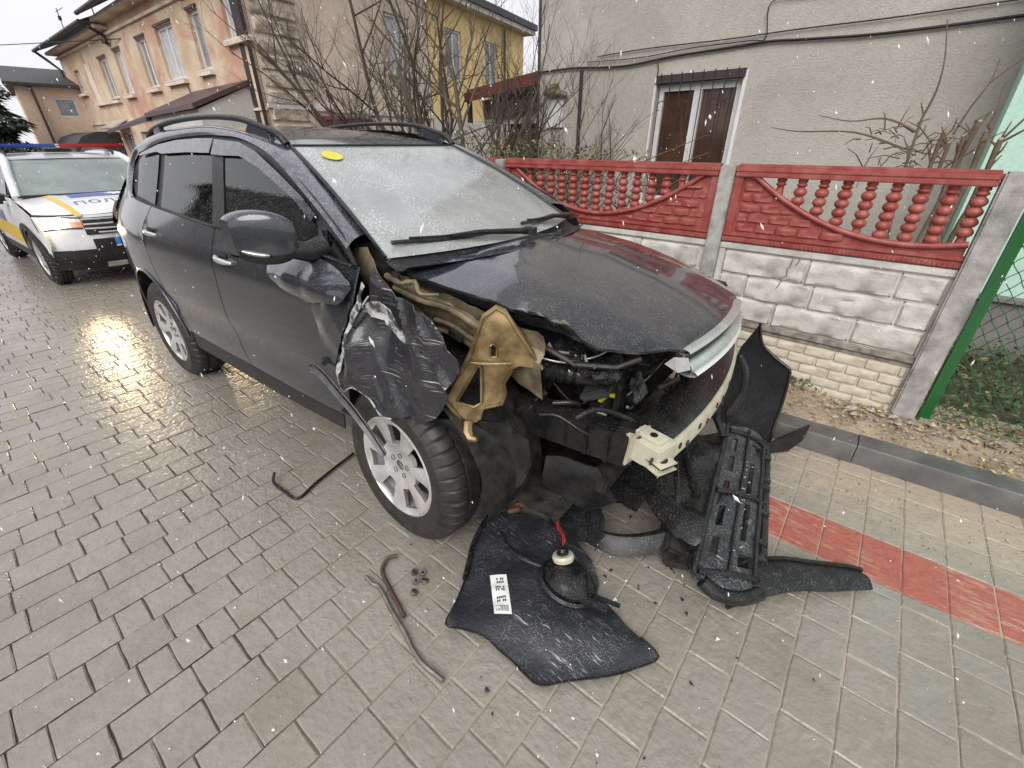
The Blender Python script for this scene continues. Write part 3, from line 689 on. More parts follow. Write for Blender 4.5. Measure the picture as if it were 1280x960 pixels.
# ---- bumper beam, crash box
def beamx(y): return 2.40-.17*y*y
bmb = MB(); sec = [(-.06, .590), (0, .592), (.008, .605), (.008, .660), (0, .675), (-.06, .678)]
bmb.grid(16, len(sec)-1, lambda a, b: Vector((beamx(lerp(-.50, .66, a))+sec[round(b*(len(sec)-1))][0], lerp(-.50, .66, a), sec[round(b*(len(sec)-1))][1])))
beam = P('bumper_beam', bmb, 'cream_metal', 30)
hb_ = MB()
for y, z in ((-.40, .645), (-.33, .62), (-.22, .645), (-.12, .62), (0, .64), (.12, .62), (.25, .64), (.38, .63)):
    hb_.lathe([(0, .013), (.013, .013), (.013, 0)], 8, Matrix.Translation((beamx(y)-.0005, y, z)) @ Matrix.Rotation(math.pi/2, 4, 'Y'))
P('beam_hole', hb_, 'engine_black', parent=beam)
ab = MB(); ab.grid(16, 3, lambda a, b: Vector((beamx(lerp(-.46, .66, a))-.17*b-.008, lerp(-.46, .66, a), .683+.03*math.sin(b*3.1)))); P('beam_absorber', ab, 'wet_black', 50)
cbx = MB(); cbx.box((2.30, -.50, .655), (.15, .11, .10), (0, .0, -.25)); cbx.box((2.30, -.50, .713), (.11, .06, .02), (0, 0, -.25)); cbx.box((2.355, -.53, .612), (.09, .10, .010), (0, 0, -.45)); cbx.box((2.36, -.535, .645), (.085, .09, .010), (0, 0, -.45)); cbx.box((2.255, -.512, .655), (.010, .13, .14), (0, .1, -.2))
crb = P('crash_box', cbx, 'cream_metal', bev=.006)
ch = MB()
for c, r, ax in (((2.36, -.535, .6515), .022, 'Z'), ((2.34, -.585, .665), .014, 'X'), ((2.31, -.51, .7245), .014, 'Z'), ((2.26, -.53, .706), .012, 'Z'), ((2.355, -.53, .6195), .016, 'Z')):
    ch.lathe([(0, .002), (r, .002), (r, -.004)], 12, Matrix.Translation(c) if ax == 'Z' else Matrix.Translation(c) @ Matrix.Rotation(math.pi/2, 4, 'Y'))
P('crash_box_hole', ch, 'engine_black', parent=crb)
# ---- engine bay
P('firewall', MB().box((1.12, 0, .78), (.03, 1.42, .82)), 'engine_black')
P('engine_bay_floor', MB().grid(14, 14, lambda a, b: Vector((lerp(1.1, 2.05, a), lerp(-.72, .8, b), .30+.03*fbm(a*9, b*9)))), 'engine_black', 50)
P('far_inner_wing', MB().box((1.5, .70, .72), (.8, .03, .5)), 'engine_black')
eng = MB(); eng.box((1.55, .05, .72), (.55, .6, .5)); eng.box((1.60, .05, 1.02), (.45, .5, .08)); eng.box((1.86, -.05, .62), (.10, .5, .3)); eng.tube([(1.5, -.3, .95), (1.75, -.25, .98), (1.9, -.1, .93)], .05, 10)
P('engine', eng, 'engine_black', bev=.02)
rad = MB(); rad.box((2.02, .12, .72), (.07, .95, .46), (0, .06, 0)); rad.box((2.075, .12, .70), (.02, .90, .38), (0, .06, 0))
for k in range(26): rad.box((2.09, -.30+.034*k, .70), (.006, .006, .36), (0, .06, 0))
P('radiator', rad, 'engine_black', bev=.004)
P('battery', MB().box((1.62, -.42, .93), (.26, .18, .2)), 'black_plastic', bev=.015)
P('fuse_box', MB().box((1.80, -.36, .98), (.2, .16, .12), (.1, .05, .2)).box((1.80, -.36, 1.045), (.21, .17, .012), (.1, .05, .2)), 'black_plastic', bev=.012)
xb = MB(); xb.box((1.98, -.52, .63), (.50, .10, .145), (0, .02, .10)); xb.box((2.20, -.46, .63), (.07, .13, .17), (0, .02, .2)); xb.box((1.85, -.555, .70), (.22, .05, .03), (0, .05, .1))
for k in range(5): xb.box((1.80+.09*k, -.575, .63), (.012, .02, .13), (0, 0, .1))
P('frame_rail', xb, 'wet_black', bev=.014)
ib = MB(); pp = crom([(1.72, -.56, .90), (1.82, -.56, .88), (1.90, -.52, .86), (1.98, -.46, .845), (2.06, -.38, .83)], 6)
ib.tube(pp, [.040+.008*(k % 2) for k in range(len(pp)-7)]+[.05, .055, .06, .062, .06, .052, .03], 14); ib.tube([(2.0, -.42, .83), (2.02, -.43, .74)], [.045, .03], 10)
P('intake_hose', ib, 'wet_black', 40)
rh = random.Random(5)
for k in range(16):   # cables and pipes dangling through the open corner
    a = Vector((rh.uniform(1.7, 2.12), rh.uniform(-.62, -.1), rh.uniform(.74, 1.0))); b = a+Vector((rh.uniform(-.12, .16), rh.uniform(-.1, .35), rh.uniform(-.3, .05)))
    c = a.lerp(b, .5)+Vector((rh.uniform(-.05, .08), rh.uniform(-.12, .05), rh.uniform(-.12, .06)))
    P('cable', MB().tube(crom([a, c, b], 6), rh.choice((.004, .005, .007, .011)), 6), rh.choice(('engine_black', 'wet_black', 'wet_black', 'steel')) if k % 5 == 0 else 'wet_black', 60)
for pts, r, m in (([(2.06, -.42, .66), (2.05, -.38, .58), (2.06, -.30, .55), (2.07, -.18, .58), (2.06, -.12, .66), (2.05, -.02, .70)], .006, 'steel'),
                  ([(2.08, -.30, .74), (2.10, -.15, .76), (2.10, .02, .77), (2.12, .08, .84), (2.13, .1, .92)], .007, 'wet_black'),
                  ([(2.10, -.28, .71), (2.12, -.13, .73), (2.12, .04, .74), (2.15, .10, .82), (2.17, .12, .90)], .007, 'steel'),
                  ([(1.86, -.60, .94), (1.95, -.56, .93), (2.04, -.50, .955), (2.08, -.44, .985)], .006, 'steel'),
                  ([(1.90, -.64, .72), (1.97, -.62, .73), (2.06, -.60, .69), (2.09, -.58, .67)], .008, 'wet_black'),
                  ([(2.02, -.2, .95), (2.06, -.12, .86), (2.05, -.02, .78), (2.07, .03, .70)], .012, 'wet_black')):
    P('pipe', MB().tube(crom(pts, 5), r, 7), m, 60)
P('cable_plug', MB().tube([(2.05, -.43, .70), (2.06, -.42, .66)], [.018, .022], 8), 'white_plastic', 40)
P('plug_band', MB().box((2.06, -.33, .73), (.02, .05, .015), (0, 0, .3)).box((2.05, -.40, .735), (.015, .06, .01)), 'yellow_sticker')
P('headlamp_cradle', MB().grid(30, 16, lambda a, b: Vector((lerp(1.86, 2.16, a)+.03*n1(a*3, b*3, 2), lerp(-.57, -.34, b)-.03*a, .955+.035*n1(a*4, b*3, 9)-.05*(1-b)*a-.06*b*a+.02*max(0, ridge(a*2, b*2, 3, 2))))), 'wet_black', 30)
P('cradle_tube', MB().tube([(1.88, -.60, .99), (2.0, -.57, .94), (2.14, -.52, .95), (2.2, -.46, .98)], .012, 7), 'engine_black', 45)
re_ = random.Random(17)
for k in range(30):   # clamps, brackets, relay boxes and reservoir caps packed into the open corner
    c = Vector((re_.uniform(1.66, 2.10), re_.uniform(-.66, -.06), re_.uniform(.56, .93))); kind = k % 4
    if kind == 0: P('relay_box', MB().box(c, (re_.uniform(.05, .12), re_.uniform(.04, .09), re_.uniform(.03, .09)), (re_.uniform(-.4, .4), re_.uniform(-.4, .4), re_.uniform(-.6, .6))), re_.choice(('engine_black', 'black_plastic', 'wet_black')), bev=.008)
    elif kind == 1: P('hose', MB().tube(crom([c, c+Vector((re_.uniform(-.05, .1), re_.uniform(.04, .14), re_.uniform(-.06, .05))), c+Vector((re_.uniform(-.05, .15), re_.uniform(.1, .28), re_.uniform(-.16, .08)))], 6), re_.choice((.012, .018, .026)), 10), 'wet_black', 60)
    elif kind == 2: P('hose_clamp', MB().lathe([(.024, -.008), (.030, -.008), (.030, .008), (.024, .008)], 14, Matrix.Translation(c) @ Euler((re_.uniform(-1, 1), re_.uniform(-1, 1), 0)).to_matrix().to_4x4(), True), re_.choice(('steel', 'engine_black')), 40)
    else: P('bracket', MB().box(c, (.10, .008, .035), (re_.uniform(-1, 1), re_.uniform(-.7, .7), re_.uniform(-1, 1))).box(c+Vector((.03, .01, .015)), (.03, .03, .006), (.3, re_.uniform(-1, 1), 0)), re_.choice(('engine_black', 'dirty_tan', 'engine_black')), bev=.003)
for k in range(30):   # second layer: looms, pipes and plastic housings in front of the radiator
    c = Vector((re_.uniform(1.96, 2.20), re_.uniform(-.46, .16), re_.uniform(.56, .92))); kind = k % 3
    if kind == 0: P('loom', MB().tube(crom([c, c+Vector((re_.uniform(-.03, .05), re_.uniform(.03, .14), re_.uniform(-.09, .02))), c+Vector((re_.uniform(-.05, .06), re_.uniform(.14, .30), re_.uniform(-.10, .10)))], 6), re_.choice((.005, .007, .010, .014)), 8), re_.choice(('engine_black', 'wet_black', 'steel')) if k % 9 == 0 else 'engine_black', 60)
    elif kind == 1: P('housing', MB().box(c, (re_.uniform(.03, .08), re_.uniform(.05, .12), re_.uniform(.03, .08)), (re_.uniform(-.5, .5), re_.uniform(-.5, .5), re_.uniform(-.6, .6))).tube([c, c+Vector((.03, -.02, .05))], .014, 8), 'engine_black', bev=.008)
    else: P('torn_plastic', MB().grid(6, 4, lambda a, b: c+Vector((.05*a+.02*n1(a*3, b*3, k), .11*b-.04*a, -.06*a+.03*n1(a*2, b*3, k+5)))), 'black_plastic', 25)
P('lower_crossmember', MB().box((2.12, .10, .40), (.08, 1.25, .09), (0, .1, 0)).box((2.10, -.30, .48), (.05, .06, .16)), 'engine_black', bev=.01)
P('fan_shroud', MB().lathe([(.20, -.01), (.21, .02), (.19, .025), (.05, .03), (.05, -.01)], 26, Matrix.Translation((1.98, -.06, .72)) @ Matrix.Rotation(math.pi/2, 4, 'Y')), 'engine_black', 40)
lz = MB(); 
for k in range(7): 
    x, y = rh.uniform(1.84, 2.1), rh.uniform(-.66, -.52); lz.box((x, y, .935+rh.uniform(0, .05)), (.05*rh.random()+.01, .006, .009), (rh.random()*3, rh.random()*3, rh.random()*3))
P('broken_lamp_shards', lz, 'steel')
P('slam_panel', MB().box((2.16, .15, .985), (.09, 1.1, .035), (0, .1, 0)).box((2.05, .22, .88), (.05, .06, .26)), 'engine_black', bev=.01)
P('horn', MB().lathe([(0, .02), (.05, .015), (.055, 0), (.05, -.015), (0, -.02)], 14, Matrix.Translation((2.12, -.1, .80)) @ Matrix.Rotation(1.4, 4, 'Y')), 'engine_black', 50)
# undertray, arch liner and the low skirt left behind
panel([(-.02, 0), (.24, .05), (.36, -.10), (.20, -.22), (-.02, -.16)], lambda u, v: Vector((1.93+u*.75+.025*n1(u, v, 3, 5), -.60+u*.32+.015*n1(u, v, 7, 6), .50+v-u*.25+.02*n1(u, v, 0, 7))), .02, .010, 'undertray', MATS['wet_black'], suv, 40, (1.6, 0, .5))
lin = [(1.46, .60), (1.52, .69), (1.66, .70), (1.74, .715), (1.83, .675), (1.885, .62), (1.895, .50), (1.87, .40), (1.80, .30), (1.73, .20), (1.66, .165), (1.61, .25), (1.585, .40)]
def linf(u, v): 
    return Vector((u, -.850+1.1*max(0, u-1.66)**1.25+.03*n1(u*1.6, v*.6, 0, 6)+.008*math.sin(u*42+2*v)+.018*max(0, ridge(u*1.4, v*.4, 1, 4))**2, v))
panel(lin, linf, .018, .006, 'arch_liner', MATS['wet_black'], suv, 40, (1.3, 0, .5))
al = MB(); al.grid(22, 6, lambda a, b: Vector((FA+.47*math.cos(math.radians(lerp(-10, 165, a))), lerp(-.90, -.52, b), .38+.47*math.sin(math.radians(lerp(-10, 165, a)))))); P('wheel_arch', al, 'engine_black', 60)
al = MB(); al.grid(22, 6, lambda a, b: Vector((RA+.485*math.cos(math.radians(lerp(-10, 190, a))), lerp(-.915, -.52, b), .37+.485*math.sin(math.radians(lerp(-10, 190, a)))))); P('wheel_arch', al, 'engine_black', 60)
lip2 = MB(); q = arc(RA, .37, .475, 178, 8, 20); lip2.tube([(x, -(wside(x, z)+.004), z) for x, z in q], .010, 6); P('arch_lip', lip2, 'suv_paint_side', 60)
P('suspension', MB().tube([(1.372, -.62, .36), (1.372, -.45, .36)], .09, 14).tube([(1.38, -.6, .3), (1.6, -.25, .26)], .03, 8).tube([(1.3, -.55, .45), (1.3, -.48, .95)], .04, 10), 'engine_black', 50)
P('skid_panel', MB().grid(12, 10, lambda a, b: Vector((lerp(1.85, 2.28, a), lerp(-.45, .55, b), .24+.03*fbm(a*4, b*5, 3)+.04*a))), 'wet_black', 50)
rm = MB()
for x, y, z, r in ((1.78, -.62, .16, .02), (1.80, -.60, .19, .015), (1.76, -.66, .14, .014), (1.83, -.58, .2, .018)): rm.tube([(x, y, z), (x+.05, y+.02, z+.03)], r, 6)
mat('rust', (.16, .06, .03), .8, col2=(.09, .04, .02), nscale=30, bump=.5)
P('rusty_mount', rm, 'rust', 50)
# ---- rear end, underside, cabin
P('tailgate', MB().grid(16, 14, lambda a, b: Vector((itp([(.38, -2.22), (.7, -2.30), (1.0, -2.28), (1.2, -2.18), (1.4, -1.98), (1.6, -1.66), (1.7, -1.5)], lerp(.38, 1.66, b))+.10*abs(2*a-1)**3, (2*a-1)*(wside(itp([(.38, -2.1), (1.1, -2.15), (1.3, -1.9), (1.66, -1.6)], lerp(.38, 1.66, b)), lerp(.38, 1.66, b))+.0), lerp(.38, 1.66, b)))), 'suv_paint_side', 50)
for sg in (-1, 1):
    tl = MB(); tl.grid(8, 6, lambda a, b: Vector((lerp(-2.12, -2.27, a), sg*(wside(lerp(-2.05, -2.2, a), lerp(1.08, 1.25, b))+.012-.05*a), lerp(1.08, 1.25, b)))); P('tail_lamp', tl, 'red_lens', 50)
P('underbody', MB().box((-.2, 0, .33), (3.6, 1.5, .06)), 'engine_black')
P('cabin_floor', MB().box((-.3, 0, .72), (2.8, 1.6, .04)), 'seat_cloth')
P('dashboard', MB().box((1.0, 0, 1.14), (.42, 1.34, .16), (0, .1, 0)), 'seat_cloth', bev=.04)
P('steering_wheel', MB().lathe([(.18+.015*math.cos(k*.7854), .015*math.sin(k*.7854)) for k in range(8)], 24, Matrix.Translation((.72, .38, 1.13)) @ Matrix.Rotation(-1.1, 4, 'Y'), True), 'seat_cloth', 60)
for y in (-.38, .38):
    P('seat', MB().box((.22, y, .88), (.5, .5, .18)).box((-.05, y, 1.18), (.14, .48, .56), (0, -.2, 0)).box((-.12, y, 1.52), (.09, .26, .17), (0, -.15, 0)), 'seat_cloth', bev=.04)
P('seat', MB().box((-.72, 0, .88), (.5, 1.3, .18)).box((-1.02, 0, 1.15), (.14, 1.3, .5), (0, -.25, 0)), 'seat_cloth', bev=.04)
# ---- door mirror
for sg in (-1,):
    mm = MB()
    def mf(a, b):   # closed housing: a around, b along outward
        g = a*2*math.pi; k = math.sin(math.pi*min(1, max(0, .06+.88*b)))**.28
        cx_, cy_, cz_ = lerp(.90, .755, b), lerp(.955, 1.13, b), lerp(1.325, 1.335, b)
        sx_ = .075*k*(1 if math.cos(g) > 0 else .7); sz_ = .100*k
        ce, se = math.cos(g), math.sin(g)
        return Vector((cx_+sx_*math.copysign(abs(ce)**.5, ce), sg*(cy_), cz_+sz_*math.copysign(abs(se)**.5, se)))
    mm.grid(24, 12, mf); mm.add([mf(k/24, 0) for k in range(24)], [tuple(range(24))]); mm.add([mf(k/24, 1) for k in range(24)], [tuple(range(24))])
    mi = P('door_mirror', mm, 'suv_paint_side', 50)
    P('mirror_foot', MB().tube([(.93, sg*.84, 1.27), (.93, sg*.92, 1.265), (.90, sg*.97, 1.28)], [.05, .04, .035], 10), 'black_plastic', 50, parent=mi)
    P('mirror_indicator', MB().tube([mf(.935, t)+Vector((.006, 0, -.0)) for t in (.55, .65, .75, .85, .93)], [.006, .009, .009, .009, .006], 8), 'steel', 50, parent=mi)
    lowm = MB(); lowm.grid(12, 8, lambda a, b: mf(.60+.34*a, lerp(.06, .95, b))*1.0+Vector((0, sg*.004, -.004))); P('mirror_underside', lowm, 'black_plastic', 50, parent=mi)
# ---- wheels
def wheel(parent, pos, sg, R=WR, rim=.243, wd=.25, spokes=7, steer=0., camber=0., roll=0., pm='alloy', gapdeg=.50):
    w = bpy.data.objects.new('wheel', None); COL.objects.link(w); w.parent = parent; w.location = pos
    # local z = outward axis
    w.rotation_euler = Euler((math.pi/2 if sg < 0 else -math.pi/2, 0, 0)); w.rotation_euler = (Matrix.Rotation(steer, 3, 'Z') @ Matrix.Rotation(math.pi/2+camber if sg < 0 else -math.pi/2, 3, 'X')).to_euler()
    h = wd/2; n = 72
    prof = [(rim-.004, h-.018), (rim+.004, h-.004), (rim+.02, h+.002), (lerp(rim, R, .55), h+.006), (R-.03, h-.012), (R-.012, h-.028), (R-.002, h-.05), (R, h-.075), (R, h-.082), (R-.011, h-.085), (R-.011, h-.093), (R, h-.096), (R+.001, 0), (R, -h+.096), (R-.011, -h+.09), (R-.011, -h+.082), (R, -h+.078), (R-.002, -h+.05), (R-.02, -h+.02), (rim, -h+.01)]
    t = MB(); vs = []
    for i, (r, z) in enumerate(prof):
        for k in range(n*4):
            g = math.pi*k/n/2+(.012 if i > 10 else 0)
            rr = r-(.008 if (4 <= i <= 8 or 15 <= i <= 18) and (k % 7 == 0) else 0)-(.006 if 9 < i < 14 and (k+i) % 8 == 0 else 0)
            vs.append(Vector((rr*math.cos(g), rr*math.sin(g), z)))
    m2 = n*4; t.add(vs, [(i*m2+k, i*m2+(k+1) % m2, (i+1)*m2+(k+1) % m2, (i+1)*m2+k) for i in range(len(prof)-1) for k in range(m2)])
    t.build('tyre', MATS['rubber'], w, 24)
    r_ = MB()
    r_.lathe([(rim+.004, h-.006), (rim-.006, h-.002), (rim-.014, h-.012), (rim-.020, h-.05), (rim-.035, -h+.03), (rim, -h+.02)], 56)
    # face with spokes: polar grid with openings left out
    nr, na = 9, spokes*16; rad_ = [.026, .045, .062, .085, .118, lerp(.118, rim-.03, .33), lerp(.118, rim-.03, .66), rim-.030, rim-.018, rim-.008]
    def zz(q, g): 
        s_ = math.cos(g*spokes); base = itp([(0, h-.030), (.06, h-.032), (.12, h-.020), (.2, h-.016), (.24, h-.006)], q)
        return base+.008*max(-1, s_)*min(1, max(0, (q-.05)/.1))
    vs = []
    for q in rad_:
        for k in range(na):
            g = 2*math.pi*k/na; vs.append(Vector((q*math.cos(g+roll), q*math.sin(g+roll), zz(q, g))))
    fs = []
    for i in range(nr):
        for k in range(na):
            ph = abs(((k+.5) % 16)/16-.5)*2      # 0 in the middle of a gap
            qm = (rad_[i]+rad_[i+1])/2
            wgap = gapdeg if .118 < qm < rim-.03 else 0
            if ph < wgap: continue
            fs.append((i*na+k, i*na+(k+1) % na, (i+1)*na+(k+1) % na, (i+1)*na+k))
    bm = bmesh.new(); bv = [bm.verts.new(v) for v in vs]
    for f in fs: bm.faces.new([bv[j] for j in f])
    bmesh.ops.recalc_face_normals(bm, faces=bm.faces); bmesh.ops.solidify(bm, geom=bm.faces[:], thickness=.022)
    me = bpy.data.meshes.new('x'); bm.to_mesh(me); bm.free(); r_.add([v.co for v in me.vertices], [tuple(p.vertices) for p in me.polygons]); bpy.data.meshes.remove(me)
    r_.build('rim', MATS[pm], w, 35)
    d = MB(); d.lathe([(0, h-.10), (.15, h-.10), (.15, h-.12)], 32); d.lathe([(rim-.03, h-.14), (.05, h-.14)], 32); d.build('brake_disc', MATS['alloy_dark'], w, 40)
    nb = MB()
    for k in range(5):
        g = 2*math.pi*k/5+roll; nb.lathe([(.013, h-.028), (.013, h-.036), (0, h-.04)], 8, Matrix.Translation((.052*math.cos(g), .052*math.sin(g), 0)))
    nb.lathe([(.026, h-.036), (.026, h-.06), (0, h-.06)], 16); nb.build('wheel_nut', MATS['alloy_dark'], w, 40)
    return w
wheel(suv, (FA-.03, -.825, .366), -1, steer=math.radians(-3), camber=math.radians(-3), roll=.2)
wheel(suv, (RA, -.80, .360), -1, roll=.5)
wheel(suv, (FA, .80, .368), 1); wheel(suv, (RA, .80, .36), 1)
# ================================================================ police car behind
mat('police_white', (.82, .83, .84), .28, .0, col2=(.66, .67, .68), nscale=3, coat=.6, bump=.03)
mat('police_blue', (.055, .085, .42), .35, coat=.4); mat('police_yellow', (.74, .50, .05), .4)
mat('plate_blue', (.03, .25, .62), .4); mat('navy_print', (.10, .11, .20), .5)
mat('lightbar_blue', (.03, .07, .30), .12, coat=.8); mat('lightbar_red', (.40, .02, .03), .12, coat=.8)
mat('amber_lens', (.6, .22, .05), .2, coat=.6)
glass('police_glass', (.35, .42, .40), .40, (.55, .66, .62), .04, .2, 1.7)
PO, PY = Vector((-9.78, 1.20, 0)), math.radians(4.2)
pc = thing('police_car', PO, PY, 'white police car with a red and blue light bar and lit headlamp behind the wreck', 'police car')
def Q(name, mb, m, sm=None, bev=0, parent=None): return mb.build(name, MATS[m], parent or pc, sm, bev)
PW = [(.2, .83), (.35, .87), (.5, .895), (.75, .905), (.95, .895), (1.08, .87), (1.14, .845), (1.3, .775), (1.5, .69), (1.62, .61), (1.68, .5)]
def pw(x, z):
    w = itp(PW, z)
    if x > 1.35: w -= .20*(x-1.35)**2
    if x < -1.4: w -= .12*(x+1.4)**2
    return w
def pside(sg, off=0): return lambda u, v: Vector((u, sg*(pw(u, v)+off), v))
def QP(name, poly, m, sg, off=0, t=.006, step=.09, parent=None): return panel(poly, pside(sg, off), step, t, name, MATS[m], parent or pc, 35, (0, 0, .9))
PH = [(.95, 1.165), (1.2, 1.150), (1.5, 1.115), (1.8, 1.06), (2.0, 1.0), (2.08, .955)]
def ph(x, y): return itp(PH, x+.10*(y/.8)**2)-.05*abs(y/.8)**2.5+.014*math.exp(-((abs(y)-.52)/.06)**2)
FX, RX, R2 = 1.335, -1.335, .345
def fx(y, z): return itp([(.25, 1.98), (.4, 2.10), (.6, 2.13), (.8, 2.12), (.95, 2.06)], z)-.30*abs(y/.85)**3.2
for sg in (-1, 1):
    arcF = arc(FX, .35, .42, 172, 8, 12); arcR = arc(RX, .35, .42, 172, 8, 12)
    body = [(-1.95, .42)]+[p for p in arcR]+[p for p in arcF]+[(1.80, .42), (1.92, .60), (1.90, .80), (1.80, .93), (1.55, 1.02), (1.2, 1.09), (.95, 1.125), (.4, 1.125), (-.6, 1.135), (-1.5, 1.15), (-2.0, 1.12), (-2.08, .8)]
    QP('body_side', body, 'police_white', sg)
    QP('arch_cladding', arc(FX, .35, .50, 178, 2, 14)+arc(FX, .35, .425, 2, 178, 14), 'black_plastic', sg, .012)
    QP('arch_cladding', arc(RX, .35, .50, 178, 2, 14)+arc(RX, .35, .425, 2, 178, 14), 'black_plastic', sg, .012)
    QP('side_cladding', [(-.90, .28), (.90, .28), (.90, .43), (-.90, .43)], 'black_plastic', sg, .008)
    QP('yellow_stripe', [(-1.9, .58), (.80, .50), (1.0, .62), (1.0, .74), (-1.9, .82)], 'police_yellow', sg, .006, .002)
    QP('blue_stripe', [(-1.9, .83), (.2, .77), (.2, .92), (-1.9, .98)], 'police_blue', sg, .006, .002)
    QP('window_surround', [(-1.6, 1.15), (.78, 1.13), (.30, 1.56), (-.1, 1.60), (-1.2, 1.58)], 'black_plastic', sg, -.01)
    QP('side_window', [(-.42, 1.17), (.66, 1.155), (.25, 1.53), (-.38, 1.565)], 'tinted_glass', sg, .0, .003)
    QP('side_window', [(-1.25, 1.18), (-.5, 1.17), (-.46, 1.565), (-1.1, 1.555)], 'tinted_glass', sg, .0, .003)
    pl_ = [(x, sg*yy, z) for x, yy, z in ((1.02, .80, 1.13), (.62, .72, 1.42), (.30, .655, 1.60), (-.2, .64, 1.655), (-1.2, .64, 1.645), (-1.75, .65, 1.58), (-2.0, .70, 1.2))]
    q = crom(pl_, 5); Q('roof_pillar', MB().tube(q, .048, 8), 'police_white', 60)
    rk = crom([(x, sg*.60, z) for x, z in ((.12, 1.645), (-.02, 1.71), (-.5, 1.735), (-1.2, 1.73), (-1.5, 1.66))], 4)
    Q('roof_rail', MB().tube(rk, .022, 8), 'black_plastic', 60)
    mm = MB(); mm.box((.78, sg*1.0, 1.13), (.14, .24, .15)); mm2 = Q('door_mirror', mm, 'black_plastic', bev=.035)
    # headlamp
    hl = MB(); 
    def hf(a, b):
        y = lerp(.475, .86, a); top = lerp(.925, .965, a); bot = lerp(.80, .775, a)+.02*math.sin(a*3.14)-.05*(1-a)**4*0; z = lerp(bot, top, b); return Vector((fx(y, z)+.010-.02*a, sg*y, z))
    hl.grid(12, 5, hf); o = Q('headlamp', hl, 'clear_lens', 50)
    fr2 = MB(); lp = [hf(k/8, 0) for k in range(9)]+[hf(1, k/4) for k in range(1, 5)]+[hf(1-k/8, 1) for k in range(1, 9)]+[hf(0, 1-k/4) for k in range(1, 5)]
    Q('headlamp_rim', MB().tube(lp, .010, 6), 'black_plastic', 60, parent=o)
    Q('turn_lamp', MB().grid(5, 3, lambda a, b: hf(.04+.26*a, .12+.5*b)+Vector((.006, 0, 0))), 'amber_lens', 50, parent=o)
emat('lit_lamp', (1, .72, .36), 42.0)
for sg in (-1, 1):
    for o in [c for c in pc.children if c.name.startswith('headlamp')][(0 if sg < 0 else 1):(1 if sg < 0 else 2)]:
        y = sg*.70
        Q('lamp_bulb', MB().lathe([(0, .030), (.04, .028), (.068, .018), (.078, .0), (.078, -.02)], 20, Matrix.Translation((fx(.68, .87)+.002, sg*.675, .868)) @ Matrix.Rotation(math.pi/2, 4, 'Y')), 'lit_lamp', 50, parent=o)
        if True:
            sp = bpy.data.lights.new('headlamp_light', 'SPOT'); sp.energy = 45; sp.color = (1, .74, .40); sp.spot_size = math.radians(60); sp.spot_blend = .8; sp.shadow_soft_size = .06
            so = bpy.data.objects.new('headlamp_light', sp); COL.objects.link(so); so.parent = pc; so.location = (fx(.7, .87)+.06, y, .868)
            so.rotation_euler = Euler((0, math.radians(-90+9), 0)); so.rotation_euler = Vector((-1, 0, .10)).to_track_quat('Z', 'Y').to_euler()
Q('bonnet', MB().grid(20, 20, lambda a, b: Vector((lerp(.98, 2.06-.30*abs((2*b-1))**3.2, a), (2*b-1)*.845, ph(lerp(.98, 2.06-.30*abs((2*b-1))**3.2, a), (2*b-1)*.845)))), 'police_white', 50)
def pws(a, b): return Vector((lerp(.28, 1.02, b)+.12*(1-a*a), a*lerp(.63, .79, b), lerp(1.605, 1.135, b)+.02*math.sin(b*3.14)))
Q('windscreen', MB().grid(18, 12, lambda a, b: pws(2*a-1, b)), 'police_glass', 60)
Q('windscreen_seal', MB().tube([pws(-1, k/8)+Vector((.003, 0, .004)) for k in range(9)], .014, 6).tube([pws(1, k/8)+Vector((.003, 0, .004)) for k in range(9)], .014, 6).tube([pws(k/8-1 if k < 8 else 0, 1)+Vector((.0, 0, .01)) for k in range(9)]+[pws(k/8, 1)+Vector((0, 0, .01)) for k in range(1, 9)], .020, 6), 'black_plastic', 60)
Q('roof', MB().grid(16, 12, lambda a, b: Vector((lerp(-1.8, .33+.11*(1-(2*b-1)**2), a), (2*b-1)*.65, itp([(-1.8, 1.60), (-1.2, 1.66), (-.4, 1.675), (.1, 1.645), (.44, 1.60)], lerp(-1.8, .33+.11*(1-(2*b-1)**2), a))-.03*(2*b-1)**2))), 'police_white', 50)
def fas(y0, y1, z0, z1, off=0, n=16, k=5):
    b = MB(); b.grid(n, k, lambda a, c: Vector((fx(lerp(y0, y1, a), lerp(z0, z1, c))+off, lerp(y0, y1, a), lerp(z0, z1, c)))); return b
Q('front_bumper', fas(-.86, .86, .50, .955, 0, 30, 10), 'police_white', 50)
Q('lower_bumper', fas(-.84, .84, .25, .53, .014, 30, 6), 'black_plastic', 50)
Q('bumper_intake', panelmb := fas(-.46, .46, .30, .66, .022, 14, 8), 'black_plastic', 50)
Q('number_plate', fas(-.26, .26, .555, .655, .034, 8, 2), 'plate_blue'); Q('plate_strip', fas(-.26, .26, .545, .565, .037, 8, 1), 'sticker_white')
grl = Q('grille', fas(-.49, .49, .715, .925, .012, 18, 4), 'wet_black', 50)
for z in (.905, .845, .785, .735):
    Q('grille_bar', MB().tube([(fx(y, z)+.026, y, z+.012*(abs(y)*2)**2*(1 if z < .8 else .3)) for y in [(-.485+.97*k/14)*(1-.22*(z < .74)) for k in range(15)]], .0115, 6), 'chrome', 60, parent=grl)
Q('skid_plate', fas(-.4, .4, .26, .34, .03, 10, 2), 'alloy', 50)
def ponh(x, y, o=.004): return Vector((x, y, ph(x, y)+o))
Q('blue_bonnet_panel', MB().grid(16, 6, lambda a, b: ponh(lerp(1.13+.10*(1-(2*a-1)**2)-.0, 1.42+.02*(2*a-1), b), lerp(-.36, .66, a))), 'police_blue', 60)
Q('yellow_bonnet_stripe', MB().grid(3, 14, lambda a, b: ponh(lerp(1.15, 2.05, b), lerp(-.58, -.515, a)+.06*b)), 'police_yellow', 60)
bl_ = MB(); 
